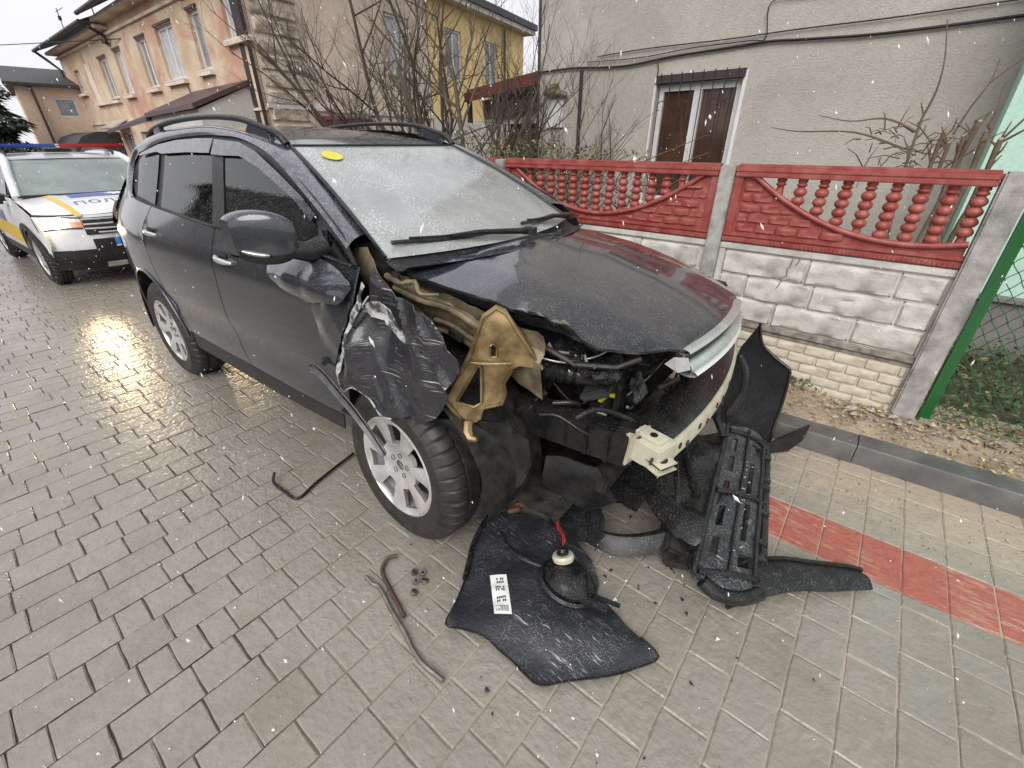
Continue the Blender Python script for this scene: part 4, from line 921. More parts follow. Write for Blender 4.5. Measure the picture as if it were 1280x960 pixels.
for k in range(16):
    pass
st8 = [ponh(1.28+.12*(1 if k % 2 else .5)*math.cos(k*math.pi/8), .15+.16*(1 if k % 2 else .5)*math.sin(k*math.pi/8), .008) for k in range(16)]
Q('bonnet_star', bl_.add([ponh(1.28, .15, .008)]+st8, [(0, 1+k, 1+(k+1) % 16) for k in range(16)]), 'sticker_white')
fc = bpy.data.curves.new('txt', 'FONT'); fc.body = 'ПОЛІЦІЯ'; fc.size = .20; fc.align_x = 'CENTER'; fc.resolution_u = 3; fc.space_character = 1.12
fo = bpy.data.objects.new('txt', fc); COL.objects.link(fo); bpy.context.view_layer.update()
dg = bpy.context.evaluated_depsgraph_get(); me = bpy.data.meshes.new_from_object(fo.evaluated_get(dg)); bpy.data.objects.remove(fo)
bm = bmesh.new(); bm.from_mesh(me); bmesh.ops.subdivide_edges(bm, edges=[e for e in bm.edges if e.calc_length() > .05], cuts=2); bmesh.ops.triangulate(bm, faces=bm.faces)
for v in bm.verts: x, y = v.co.x, v.co.y; v.co = ponh(1.74-.95*y, x*.92+.03, .006)
bm.to_mesh(me); bm.free(); me.materials.clear(); link('bonnet_lettering', me, MATS['navy_print'], pc)
lb = MB(); lb.box((-.12, 0, 1.70), (.20, .30, .05)); lbo = Q('light_bar', lb, 'black_plastic', bev=.01)
Q('blue_light', MB().box((-.12, -.40, 1.765), (.26, .80, .055)), 'lightbar_blue', bev=.022, parent=lbo); Q('red_light', MB().box((-.12, .40, 1.765), (.26, .79, .055)), 'lightbar_red', bev=.022, parent=lbo)
Q('tailgate', MB().grid(8, 8, lambda a, b: Vector((itp([(.4, -2.1), (1.0, -2.12), (1.6, -1.8)], lerp(.35, 1.62, b)), (2*a-1)*(pw(-1.6, lerp(.35, 1.62, b))-.06), lerp(.35, 1.62, b)))), 'police_white', 50)
Q('underbody', MB().box((0, 0, .36), (3.9, 1.45, .12)), 'engine_black'); Q('cabin', MB().box((-.4, 0, .95), (2.5, 1.5, .3)), 'seat_cloth', bev=.03)
Q('seat', MB().box((-.1, -.36, 1.2), (.12, .46, .7), (0, -.15, 0)).box((-.1, .36, 1.2), (.12, .46, .7), (0, -.15, 0)), 'seat_cloth', bev=.05)
for x in (FX, RX):
    for sg in (-1, 1):
        w = wheel(pc, (x, sg*.79, R2/.92), sg, R2, .215, .215, 5, pm='alloy'); w.scale = (1, 1/.92, 1)
pc.scale = (1, 1, .92)
def scuffed_with_glints(nm='scuffed_glint_plastic', lo=.46, hi=.60, k=.7):  # scratched plastic; white specks are glints of light painted into the colour
    m = N(nm); v = m.voro(230); gl = m.math('MULTIPLY', m.ramp(v, .30, .10, 0, 1), m.ramp(m.noise(9, 5, .65), lo, hi))
    st = m.n('ShaderNodeTexNoise'); mp = m.n('ShaderNodeMapping'); mp.inputs['Rotation'].default_value = (0, 0, .6); mp.inputs['Scale'].default_value = (14, 120, 40); m.l(m.co(), mp.inputs[0]); m.l(mp.outputs[0], st.inputs[0]); st.inputs['Scale'].default_value = 1
    sc = m.math('MULTIPLY', m.ramp(st.outputs['Fac'], .62, .70), m.ramp(m.noise(5), .5, .62))
    f = m.math('MAXIMUM', m.math('MULTIPLY', gl, k), m.math('MULTIPLY', sc, .5))
    c = m.mix(f, m.mix(m.noise(6, 5), (.016, .017, .021), (.036, .037, .043)), (.62, .64, .68))
    h = m.math('ADD', m.math('MULTIPLY', m.noise(70, 5, .65), .8), m.math('MULTIPLY', m.noise(22, 3), .8))
    MATS[nm] = m.done(m.bsdf(c, .33, 0, m.bump(h, .6, .008)))
scuffed_with_glints(); scuffed_with_glints('painted_glint_plastic', .38, .50, 1.0)  # second copy with denser, whiter painted glints for the grille
# ================================================================ broken bumper pieces and scraps on the paving
deb = thing('torn_bumper_corner', (-.70, .95, 0), 0, 'black bumper corner lying on the paving with a fog lamp and a white label', 'bumper piece')
DO = Vector((-.70, .95, 0))
dpoly = [(-1.075, 1.20), (-1.105, 1.13), (-1.09, 1.05), (-1.045, .945), (-.99, .86), (-.95, .80), (-.90, .70), (-.862, .615), (-.80, .645), (-.745, .672), (-.70, .685), (-.65, .685), (-.59, .688), (-.53, .683), (-.463, .688), (-.40, .76), (-.30, .865), (-.24, .96), (-.197, 1.035), (-.28, 1.06), (-.375, 1.085), (-.44, 1.11), (-.50, 1.115), (-.52, 1.17), (-.60, 1.235), (-.72, 1.28), (-.84, 1.30), (-.98, 1.27)]
def dz(x, y):
    # shallow dish: rim curls up on the far-left side, sagging toward the near edge
    a = (x+.70); b = (y-.95)
    d = .018+.085*max(0, (-a*.8+b*.5))**1.0+.05*math.exp(-((a+.05)/.16)**2-((b+.02)/.14)**2)
    d += .018*math.sin(a*9+b*5)*.5+.010*fbm(x, y, 0, 7)+.030*math.exp(-((a*.55-b*.83-.16)/.07)**2)+.025*max(0, ridge(x*1.2, y*1.2, 3, 4))**2*.5
    e = (x-(-.62))*.75+(y-.69)*-.66   # near edge folds down
    return max(.006, d)
deb_f = lambda u, v: Vector((u, v, dz(u, v)))-DO
pnl = panel(dpoly, deb_f, .035, .004, 'bumper_skin', MATS['scuffed_glint_plastic'], deb, 45, None)
rimm = MB(); rp = [deb_f(*p)+Vector((0, 0, .004)) for p in dpoly[4:20]]
rimm.tube(crom(rp, 3), .0038, 6); rimm.tube(crom([deb_f(*p)+Vector((0, 0, .012)) for p in dpoly[:6]], 3), .012, 6); Wf = rimm.build('folded_edge', MATS['wet_black'], deb, 50)
# raised crease across the piece
MB().tube(crom([deb_f(*p)+Vector((0, 0, .000)) for p in ((-1.02, 1.10), (-.93, 1.05), (-.82, 1.03), (-.74, 1.06))], 4), .012, 6).build('moulded_rib', MATS['black_plastic'], deb, 60)
# fog lamp from behind: dish, body and bulb socket
fc_ = Vector((-.610, 1.085, .085))-DO; FT = Matrix.Translation(fc_) @ Euler((-.25, .15, 0)).to_matrix().to_4x4()
fg = MB(); fg.lathe([(.105, -.045), (.108, -.02), (.095, -.012), (.085, .0), (.06, .022), (.03, .03), (0, .032)], 28, FT); fgo = fg.build('fog_lamp', MATS['wet_black'], deb, 40)
MB().lathe([(.118, -.05), (.128, -.04), (.118, -.03)], 28, FT).box(fc_+Vector((.11, -.045, -.03)), (.16, .03, .02), (0, .1, .3)).box(fc_+Vector((.17, .005, -.02)), (.10, .014, .01), (0, 0, .25)).build('lamp_ring', MATS['black_plastic'], fgo, 40)
FT2 = FT @ Matrix.Translation((-.062, .015, .03)) @ Matrix.Rotation(-.5, 4, 'Y')
MB().lathe([(.024, -.01), (.044, -.008), (.047, .008), (.041, .018), (.026, .019)], 20, FT2).build('bulb_holder', MATS['cream_metal'], fgo, 40)
MB().lathe([(0, .044), (.014, .043), (.018, .03), (.026, .026), (.026, .0)], 14, FT2).box(FT2 @ Vector((.012, .02, .045)), (.02, .016, .03)).build('bulb_socket', MATS['wet_black'], fgo, 40)
s0 = FT2 @ Vector((0, .01, .05)); wp = [s0, s0+Vector((-.025, .03, .012)), s0+Vector((-.07, .06, .005)), s0+Vector((-.10, .085, .010)), s0+Vector((-.14, .12, .0))]
for d_ in (0, .006): MB().tube(crom([p+Vector((d_, d_*.6, d_*.4)) for p in wp], 5), .0032, 6).build('lamp_wire', MATS['red_wire'], fgo, 60)
MB().tube([wp[-1], wp[-1]+Vector((-.010, .012, .004)), wp[-1]+Vector((-.03, .035, .008))], [.009, .012, .010], 8).build('wire_plug', MATS['white_plastic'], fgo, 40)
# paper label: white with printed blocks and a row of bars (no scannable code)
lbl = [(-.882, .882), (-.824, .922), (-.692, .805), (-.748, .765)]
def lf_(a, b, o=.006): 
    p = Vector((*lbl[0], 0)).lerp(Vector((*lbl[1], 0)), a).lerp(Vector((*lbl[3], 0)).lerp(Vector((*lbl[2], 0)), a), b); return Vector((p.x, p.y, dz(p.x, p.y)+o))-DO
lo = MB().grid(6, 12, lambda a, b: lf_(a, b)).build('paper_label', MATS['sticker_white'], deb, 60)
pr = MB(); rl_ = random.Random(2)
for (b0, b1) in ((.08, .24), (.30, .46), (.56, .72)):
    for k in range(5):
        for j in range(2):
            if rl_.random() < .8:
                a0 = .25+.11*k; c0 = lerp(b0, b1, j/2+.05); pr.add([lf_(a0, c0, .0068), lf_(a0+.08, c0, .0068), lf_(a0+.08, c0+.055, .0068), lf_(a0, c0+.055, .0068)], [(0, 1, 2, 3)])
for k in range(14):
    a0 = .12+.055*k; w = .018 if k % 3 else .034; pr.add([lf_(a0, .80, .0068), lf_(a0+w, .80, .0068), lf_(a0+w, .93, .0068), lf_(a0, .93, .0068)], [(0, 1, 2, 3)])
pr.build('label_print', MATS['print_black'], lo)
# inner lip strip joined behind the piece, running back under the car
lp_ = MB(); a_ = crom([(-.78, 1.33, .02), (-.62, 1.30, .05), (-.48, 1.36, .06), (-.35, 1.50, .08), (-.27, 1.66, .10), (-.25, 1.80, .12)], 5)
lp_.grid(len(a_)-1, 4, lambda a, b: a_[round(a*(len(a_)-1))]+Vector((-.09*b*.8+.02, .08*b, .05*math.sin(b*3.14)+.05*b*a))-DO); lp_.build('bumper_lip', MATS['black_plastic'], deb, 50)
panel([(-.92, 1.40), (-.84, 1.47), (-.74, 1.48), (-.64, 1.40), (-.60, 1.32), (-.61, 1.27), (-.66, 1.235), (-.74, 1.24), (-.82, 1.28)], lambda u, v: Vector((u, v, .115+.05*(v-1.3)+.02*math.sin((u+.9)*9)))-DO, .03, .018, 'inner_bracket', MATS['black_plastic'], deb, 40)
MB().box(Vector((-.69, 1.34, .137))-DO, (.16, .022, .012), (0, 0, -.9)).build('bracket_slot', MATS['wet_black'], deb)
for q in (((-.86, 1.40, .12), (-.70, 1.25, .10)), ((-.80, 1.44, .14), (-.64, 1.32, .11)), ((-.93, 1.36, .10), (-.82, 1.24, .09))):
    MB().tube([Vector(q[0])-DO, Vector(q[1])-DO], .008, 6).build('bracket_rib', MATS['wet_black'], deb, 60)

# ---- rest of the bumper, swung out in front of the car
bp = thing('hanging_bumper', (-.20, 2.1, 0), 0, 'black slotted rest of the bumper hanging in front of the car beside the kerb', 'bumper')
BO = Vector((-.20, 2.1, 0))
def gp(u, v):   # u across: 0 car side (raised) .. 1 road side (on the ground); v along 0 near .. 1 far
    A = Vector((-.222, 1.372, .125)).lerp(Vector((-.418, 2.33, .27)), v); B = Vector((.008, 1.60, .02)).lerp(Vector((-.222, 2.62, .04)), v)
    p = A.lerp(B, u); bow = math.sin(u*math.pi); return p+Vector((.02, -.01, .035))*bow+Vector((0, 0, .01*math.sin(v*20)*bow))-BO
sl_ = [[(.13, v0), (.22, v0), (.22, v0+.115), (.13, v0+.115)] for v0 in (.10, .28, .46, .64, .80)]
sl2 = [[(.50, .22), (.60, .22), (.60, .44), (.50, .44)], [(.50, .52), (.60, .52), (.60, .74), (.50, .74)], [(.50, .06), (.74, .06), (.74, .13), (.50, .13)], [(.50, .84), (.76, .84), (.76, .92), (.50, .92)]]
gpo = holed([(0, 0), (.25, -.03), (.5, -.045), (.75, -.04), (1, -.02), (1, .15), (1, .3), (1, .5), (1, .7), (1, .85), (1, 1), (.75, 1.02), (.5, 1.03), (.25, 1.02), (0, 1), (0, .85), (0, .7), (0, .5), (0, .3), (0, .15)], sl_+sl2, gp, .018, 'slotted_grille', MATS['painted_glint_plastic'], bp, 40)
for u, r in ((.0, .014), (.40, .007), (.80, .012), (.93, .018), (1.0, .012)): MB().tube([gp(u, k/14)+Vector((0, 0, .008)) for k in range(15)], r, 7).build('grille_rib', MATS['black_plastic'], bp, 50)
for v in (.015, .485, .95): MB().tube([gp(.05+.9*k/8, v)+Vector((0, 0, .012)) for k in range(9)], .013, 6).build('grille_cross_rib', MATS['wet_black'], bp, 50)
tb = MB()
for v_ in (.12, .22, .41, .60, .66, .86):
    p = gp(.90, v_)+Vector((0, 0, .020)); tb.box(p, (.05, .028, .016), (0, .2, .2))
tb.build('clip_tabs', MATS['black_plastic'], bp)
MB().tube(crom([gp(.12, -.02), gp(.3, -.05)+Vector((0, 0, -.02)), gp(.6, -.065)+Vector((0, 0, -.012)), gp(.95, -.03)], 4), .03, 8).build('lower_edge', MATS['wet_black'], bp, 50)
# side wing: outline seen from the front, gently hollow
wp_ = [(-.60, .30), (-.59, .42), (-.565, .56), (-.545, .60), (-.482, .735), (-.478, .70), (-.465, .64), (-.445, .60), (-.40, .565), (-.34, .53), (-.285, .50), (-.272, .44), (-.262, .30), (-.255, .18), (-.235, .03), (-.30, .02), (-.40, .02), (-.48, .06), (-.56, .16)]
panel(wp_, lambda u, v: Vector((u+.02*math.sin(v*4), 2.72+.10*(v-.3)-.55*(u+.42)**2+.06*math.sin((v)*4), v))-BO, .05, .006, 'side_wing', MATS['black_plastic'], bp, 45)
MB().tube(crom([Vector((x+.02*math.sin(z*4), 2.715+.10*(z-.3)-.55*(x+.42)**2+.06*math.sin(z*4), z))-BO for x, z in wp_[4:15]], 3), .008, 6).build('wing_edge', MATS['wet_black'], bp, 50)
MB().tube(crom([Vector(p)-BO for p in ((-.52, 2.66, .55), (-.46, 2.63, .48), (-.44, 2.60, .35), (-.47, 2.55, .22))], 4), [.02]*9+[.026]*4, 7).build('wing_fold', MATS['black_plastic'], bp, 50)
# pointed fin and the long lower lip
panel([(0, 0), (.235, .155), (.225, .05), (.17, -.03), (.02, -.04)], lambda u, v: Vector((-.275+u*.86, 2.55+u*.85, .045+v+.012*math.sin(u*9)))-BO, .04, .012, 'pointed_fin', MATS['wet_black'], bp, 40)
lpp = crom([(-.13, 1.47, .02), (-.04, 1.585, .045), (.06, 1.70, .05), (.17, 1.79, .04), (.27, 1.875, .03), (.335, 1.925, .018)], 5)
lq = MB(); nL = len(lpp)
lq.grid(nL-1, 5, lambda a, b: lpp[round(a*(nL-1))]+Vector((-.055, .075, 0))*(b-.5)*2*(1-.55*a*a)+Vector((0, 0, .022*math.sin(b*3.14)))-BO); lq.build('lower_lip', MATS['black_plastic'], bp, 50)
MB().tube([p+Vector((-.05*(1-.5*k/nL), .07*(1-.5*k/nL), .012))-BO for k, p in enumerate(lpp)], .011, 6).build('lip_flange', MATS['wet_black'], bp, 60)
# stays that still hold it to the car
for q, r in ((((-.62, 2.15, .32), (-.50, 1.95, .24), (-.36, 1.75, .20)), .02), (((-.55, 2.0, .20), (-.42, 1.72, .14), (-.27, 1.50, .12)), .026), (((-.60, 2.35, .30), (-.50, 2.3, .33), (-.40, 2.2, .27)), .02), (((-.50, 1.80, .30), (-.42, 1.66, .22), (-.33, 1.52, .08)), .012)):
    MB().tube(crom([Vector(p)-BO for p in q], 5), r, 7).build('stay', MATS['wet_black'], bp, 50)
MB().box(Vector((-.36, 1.52, .10))-BO, (.10, .16, .09), (.3, .4, .5)).box(Vector((-.31, 1.46, .07))-BO, (.12, .07, .06), (.1, -.3, .2)).build('mount_block', MATS['engine_black'], bp, None, .012)
fr3 = MB()
for k in range(40):
    u, v = rh.random(), rh.random(); 
    if rh.random() < .6: p = gp(.42+.12*u, .02+.94*v)+Vector((0, 0, .024)); fr3.box(p, (.002+.006*rh.random(), .003, .003), (rh.random(), rh.random(), rh.random()*3))
tag(fr3.build('glint_flecks', MATS['slush'], bp), kind='stuff')  # tiny white boxes standing in for glints of light on the plastic

panel([(-.66, 1.62), (-.60, 1.86), (-.52, 2.12), (-.42, 2.30), (-.36, 2.0), (-.30, 1.72), (-.25, 1.50), (-.34, 1.46), (-.48, 1.52)], lambda u, v: Vector((u, v, .20+.22*(v-1.5)*.5-.35*(u+.5)*.5+.05*fbm(u, v, 0, 4)))-BO, .04, .008, 'splash_shield', MATS['wet_black'], bp, 40)
# ---- loose rods, wire and nuts
mat('bare_rod', (.36, .33, .30), .35, .7, col2=(.22, .19, .17), nscale=15); mat('rusty_rod', (.13, .075, .055), .55, .3, col2=(.07, .045, .04), nscale=20)
def rod(name, pts, r, m, label, n=8):
    o = Vector(pts[0]); t_ = MB().tube([p-o for p in crom(pts, 6)], r, n).build(name, MATS[m], None, 60); t_.location = o; tag(t_, label, 'rod'); return t_
rod('metal_rod', [(-1.305, .548, .014), (-1.255, .548, .013), (-1.21, .556, .011), (-1.10, .53, .010), (-.98, .507, .010), (-.90, .486, .010), (-.83, .478, .010), (-.735, .488, .010)], .0085, 'bare_rod', 'longer bent grey metal rod lying on the paving left of the torn bumper corner')
rod('metal_rod', [(-1.285, .700, .020), (-1.305, .672, .018), (-1.30, .640, .014), (-1.265, .607, .011), (-1.15, .575, .010), (-1.03, .545, .010)], .0085, 'rusty_rod', 'shorter dark rusty rod with a hooked end beside the long grey rod')
rod('wire_hook', [(-2.24, .585, .05), (-2.20, .557, .02), (-2.10, .566, .010), (-1.995, .588, .008), (-2.03, .70, .012), (-2.07, .85, .016), (-2.10, .985, .02)], .008, 'wet_black', 'bent black wire hook lying on the wet paving below the front door')
nutm = MB(); nutm.lathe([(.006, -.006), (.0135, -.006), (.0135, .006), (.006, .006)], 6, None, True); nme = nutm.mesh('nut', 30); nme.materials.append(MATS['steel'])
for k, (x, y) in enumerate(((-1.165, .70), (-1.135, .722), (-1.125, .677), (-1.098, .702), (-1.087, .639))):
    o = tag(link('loose_nut', nme), 'small loose steel nut on the paving beside the rods', 'nut', 'loose nuts on the paving'); o.location = (x, y, .009); o.rotation_euler = (rh.random()*.6, rh.random()*.6, rh.random()*3); o.scale = (1.15,)*3
spl, gls = MB(), MB()
for k in range(150):   # crumbs of plastic and lamp glass round the wreck
    x, y = rh.gauss(-.55, .38), rh.gauss(1.15, .42); s_ = rh.choice((.003, .005, .008, .014))
    mb_ = spl if k % 3 else gls; a_ = rh.random()*6.3; q_ = Vector((x, y, .006))
    mb_.add([q_+Vector((math.cos(a_)*s_, math.sin(a_)*s_, 0)), q_+Vector((math.cos(a_+2.2)*s_*.8, math.sin(a_+2.2)*s_*.8, .001)), q_+Vector((math.cos(a_+4)*s_*.5, math.sin(a_+4)*s_*.5, .004)), q_+Vector((0, 0, -.004))], [(0, 1, 2), (0, 3, 1), (1, 3, 2), (2, 3, 0)])
tag(spl.build('plastic_splinters', MATS['wet_black']), kind='stuff'); tag(gls.build('glass_crumbs', MATS['clear_lens']), kind='stuff')
o = MB(); blob(o, (0, 0, 0), .011, rh, .8); tag(o.build('dark_pebble', MATS['engine_black']), 'tiny black scrap on the paving below the torn bumper corner', 'scrap').location = (-.60, .565, .008)
pb_ = MB().tube([(0, 0, 0), (.03, .02, .004), (.055, .03, 0)], [.012, .02, .01], 6).build('pink_wrapper', None or mat('pink_paper', (.5, .28, .25), .7, bump=.4), None); pb_.location = (-.335, 3.30, .16); tag(pb_, 'crumpled pink wrapper lying at the foot of the brick fence panel', 'litter')
# ================================================================ concrete panel fence
mat('fence_red', (.27, .046, .037), .5, col2=(.37, .12, .10), nscale=12, bump=.25, bscale=60, wet=.15, lo=.4, hi=.7)
mat('fence_white', (.58, .56, .515), .75, col2=(.33, .315, .28), nscale=5, bump=.5, bscale=28, bdist=.012, lo=.45, hi=.72)
mat('fence_cream', (.57, .52, .42), .8, col2=(.38, .335, .25), nscale=7, bump=.45, bscale=50, bdist=.006, lo=.45, hi=.75)
mat('fence_grime', (.13, .12, .105), .8, col2=(.34, .31, .27), nscale=22, bump=.3)
mat('post_concrete', (.42, .41, .385), .8, col2=(.20, .195, .18), nscale=7, bump=.7, bscale=110, bdist=.005, lo=.42, hi=.66)
mat('green_steel', (.004, .115, .022), .35, col2=(.01, .09, .02), nscale=8, coat=.3)
mat('green_wire', (.008, .085, .03), .4)
FY = 3.40; Z0, Z1, Z2, Z3 = .12, .525, 1.055, 1.52
fence = thing('concrete_fence', (-1.0, FY, 0), 0, 'concrete panel fence with red baluster panels on top and pale stone panels below', 'fence')
FO = Vector((-1.0, FY, 0))
def FB(name, mb, m, parent=None, sm=None, bev=0, off=FO): 
    mb.v = [tuple(Vector(v)-off) for v in mb.v]; return mb.build(name, MATS[m], parent or fence, sm, bev)
PX = [-1.015, -3.03, -5.06, -7.09, -9.12]
for k, x in enumerate(PX):
    FB('post', MB().box((x, FY, .8), (.092, .13, 1.45)), 'post_concrete', bev=.008)
FB('post', MB().box((.335, FY-.01, .74), (.115, .12, 1.58)), 'post_concrete', bev=.010)
rf = random.Random(21)
def rock(L, H, D, seed, nx=5, nz=3, amp=.012, edge=.012):
    """split-face block: flat back, rough pillowed front (towards -Y)"""
    r = random.Random(seed); b = MB(); so = r.uniform(0, 90)
    xs = [0, edge]+[edge+(L-2*edge)*k/(nx-1) for k in range(1, nx-1)]+[L-edge, L]; zs = [0, edge]+[edge+(H-2*edge)*k/(nz-1) for k in range(1, nz-1)]+[H-edge, H]
    vs = []
    for j, z in enumerate(zs):
        for i, x in enumerate(xs):
            e = i in (0, len(xs)-1) or j in (0, len(zs)-1)
            d = amp*(1.3*n1(x+so, z*1.6, so, 9)+.8*n1(x+so, z*2, so+5, 22)-.9*max(0, ridge(x*.8+so, z*1.5, so, 7)-.45))
            vs.append((x, 0 if e else -D-d, z+(0 if e else r.uniform(-.002, .002))))
    n = len(xs); b.add(vs, [(j*n+i, j*n+i+1, (j+1)*n+i+1, (j+1)*n+i) for j in range(len(zs)-1) for i in range(n-1)]); return b
RK = {}
def rockmesh(name, L, H, D, k, m, **kw):
    key = (name, round(L, 2), round(H, 2), k)
    if key not in RK:
        me = rock(round(L, 2), H, D, (len(RK)*37+11) % 9999, **kw).mesh(name, 42); me.materials.append(MATS[m]); RK[key] = me
    return RK[key]
WP = 1.935   # a whole panel
def zarch(x): return .095+.335*((x-WP/2)/(WP/2-.10))**2
def red_panel(X0, X1, seen):
    W_ = X1-X0; H_ = Z3-Z2; o = Vector((X0, FY, Z2)); root = bpy.data.objects.new('red_panel', None); COL.objects.link(root); root.parent = fence; root.location = o-FO
    def B(name, mb, sm=None, bev=0): return mb.build(name, MATS['fence_red'], root, sm, bev)
    B('top_rail', MB().box((W_/2, 0, H_-.015), (W_, .080, .030)).box((W_/2, -.012, H_-.045), (W_-.01, .07, .028)).box((W_/2, .0, H_+.006), (W_-.02, .06, .02)), bev=.005)
    B('bottom_rail', MB().box((W_/2, 0, .018), (W_, .07, .036)).box((W_/2, -.008, .052), (W_, .062, .024)), bev=.005)
    bd = MB()
    for k in range(int(W_/.022)): bd.box((.011+.022*k, -.036, .018), (.013, .012, .02))
    B('bead_moulding', bd)
    B('side_stile', MB().box((.028, 0, H_/2), (.056, .062, H_-.1)), bev=.005)
    if W_ > 1.8: B('side_stile', MB().box((W_-.028, 0, H_/2), (.056, .062, H_-.1)), bev=.005)
    # solid corners under the arch rail, as a sheet
    xs = [.05+(W_-.06)*k/40 for k in range(41)]; s_ = MB()
    for d in (-.012, .02): s_.add([(x, d, .06) for x in xs]+[(x, d, min(H_-.05, zarch(x))) for x in xs], [(k, k+1, 42+k, 41+k) for k in range(40)])
    B('corner_infill', s_)
    pts = [(x, -.022, min(H_-.055, zarch(x))) for x in xs if zarch(x) < H_-.04]
    B('arch_rail', MB().tube(pts, .017, 8), 60)
    nb = 15
    for k in range(nb):
        x = .16+(WP-.32)*k/(nb-1)
        if x > W_-.03: continue
        zb, zt = zarch(x)+.004, H_-.058
        if zt-zb < .05: continue
        pr = [(.026, zt), (.028, zt-.018), (.02, zt-.022), (.031, zt-.036), (.018, zt-.048)]; z = zt-.05; j = 0
        while z-.048 > zb: pr += [(.028, z-.006), (.035, z-.015), (.0375, z-.025), (.035, z-.035), (.028, z-.044), (.020, z-.049)]; z -= .05; j += 1
        pr += [(.022, max(zb, z-.012)), (.024, zb)]
        b = MB().lathe(pr, 14, Matrix.Translation((x, .0, 0))); B('baluster', b, 75)
    if seen:
        for row in range(6):
            z = .072+.062*row; x = .062+(-.06 if row % 2 else 0)
            while x < W_-.05:
                L = .125
                a_, b_ = max(x, .062), min(x+L, W_-.062); zz_ = min(zarch(a_), zarch(b_)) if a_ < WP/2 < b_ else max(min(zarch(a_), zarch(b_)), .0)
                hh = min(.052, zarch((a_+b_)/2)-.024-z)
                if b_-a_ > .045 and hh > .022:
                    hh = round(hh/.01)*.01
                    me = rockmesh('red_brick', b_-a_-.010, hh, .012, rf.randrange(3), 'fence_red', amp=.007, edge=.005, nx=7, nz=4)
                    q = link('brick', me, None, root); q.location = (a_+.005, -.012, z)
                x += L
def stone_panel(X0, X1, seen):
    W_ = X1-X0; root = bpy.data.objects.new('stone_panel', None); COL.objects.link(root); root.parent = fence; root.location = Vector((X0, FY, Z1))-FO
    H_ = Z2-Z1-.004
    MB().box((W_/2, .012, H_/2), (W_, .05, H_)).build('panel_slab', MATS['fence_white'], root)
    MB().box((W_/2, -.012, H_-.022), (W_, .045, .040)).box((.02, -.010, H_/2), (.038, .042, H_-.08)).build('panel_frame', MATS['fence_white'], root, None, .005)
    for row in range(3):
        hs_ = (H_-.055)/3; z = .008+hs_*row; x = .042-(.22 if row % 2 else 0)
        while x < W_-.02:
            L = .40+.06*((row*7+int(x*10)) % 3); a_, b_ = max(x, .042), min(x+L, W_-.005)
            if b_-a_ > .06:
                me = rockmesh('split_stone', b_-a_-.006, hs_-.007, .022, rf.randrange(4), 'fence_white', amp=.012, nx=16, nz=7); q = link('stone', me, None, root); q.location = (a_, -.013, z)
            x += L
def brick_panel(X0, X1, seen):
    W_ = X1-X0; root = bpy.data.objects.new('brick_panel', None); COL.objects.link(root); root.parent = fence; root.location = Vector((X0, FY, Z0-.02))-FO
    H_ = Z1-Z0+.016
    MB().box((W_/2, .012, H_/2), (W_, .05, H_)).build('panel_slab', MATS['fence_cream'], root)
    MB().box((W_/2, -.014, H_-.018), (W_, .05, .030)).box((W_/2, -.005, H_-.052), (W_, .04, .022)).build('panel_ledge', MATS['fence_grime'], root, None, .005)
    for row in range(5):
        z = H_-.066-.066*(row+1); x = .01-(.085 if row % 2 else 0)
        while x < W_-.01:
            a_, b_ = max(x, .01), min(x+.17, W_-.004)
            if b_-a_ > .04:
                me = rockmesh('cream_brick', b_-a_-.009, .056, .014, rf.randrange(4), 'fence_cream', amp=.008, edge=.006, nx=7, nz=4); q = link('brick', me, None, root); q.location = (a_, -.013, z)
            x += .17
for k, (x0, x1) in enumerate([(-.967, .278)]+[(PX[i+1]+.048, PX[i]-.048) for i in range(4)]):
    red_panel(x0, x1, k < 3)
    if k < 2: stone_panel(x0, x1, True); brick_panel(x0, x1, True)
    else: FB('lower_panel', MB().box(((x0+x1)/2, FY+.01, .6), (x1-x0, .06, .9)), 'fence_white')
# dirt line where the stone panel meets the ledge, cracks in the stone
cr_ = MB()
for pts in ([(-.50, 1.01), (-.505, .95), (-.515, .93), (-.508, .89), (-.53, .87), (-.535, .83), (-.55, .79)], [(-.46, 1.01), (-.465, .985), (-.475, .96)]): cr_.tube([(x, FY-.040, z) for x, z in pts], .004, 5)
FB('crack', cr_, 'fence_grime')
# ================================================================ green chain-link fence beside it
cl = thing('chain_link_fence', (.45, 3.42, 0), 0, 'green chain-link fence on a green steel post beside the end concrete post', 'fence')
CO_ = Vector((.45, 3.42, 0))
FB('steel_post', MB().box((.415, 3.40, .80), (.012, .06, 1.5)).box((.438, 3.425, .80), (.055, .010, 1.5)), 'green_steel', cl, off=CO_)
FB('steel_post', MB().box((2.9, 3.42, .8), (.05, .05, 1.5)), 'green_steel', cl, off=CO_)
wm = MB(); sp_, zt_, zb_, xa, xb_ = .062, 1.48, .13, .45, 2.88
k = -24
while xa+k*sp_ < xb_+1.4:
    for sg in (1, -1):
        x0 = xa+k*sp_; pts = []
        p0 = [x0, zb_] if sg > 0 else [x0, zt_]; p1 = [x0+(zt_-zb_)*.72, zt_] if sg > 0 else [x0+(zt_-zb_)*.72, zb_]
        def cut(p, q, X):
            t = (X-p[0])/(q[0]-p[0]); return [X, p[1]+(q[1]-p[1])*t]
        if p1[0] < xa or p0[0] > xb_: continue
        if p0[0] < xa: p0 = cut(p0, p1, xa)
        if p1[0] > xb_: p1 = cut(p0, p1, xb_)
        m_ = max(2, int(abs(p1[1]-p0[1])/.043)); 
        wm.tube([(lerp(p0[0], p1[0], j/m_)+.004*math.sin(j*9+k), 3.43+(.006 if j % 2 else -.006)*sg, lerp(p0[1], p1[1], j/m_)) for j in range(m_+1)], .0028, 3, False)
    k += 1
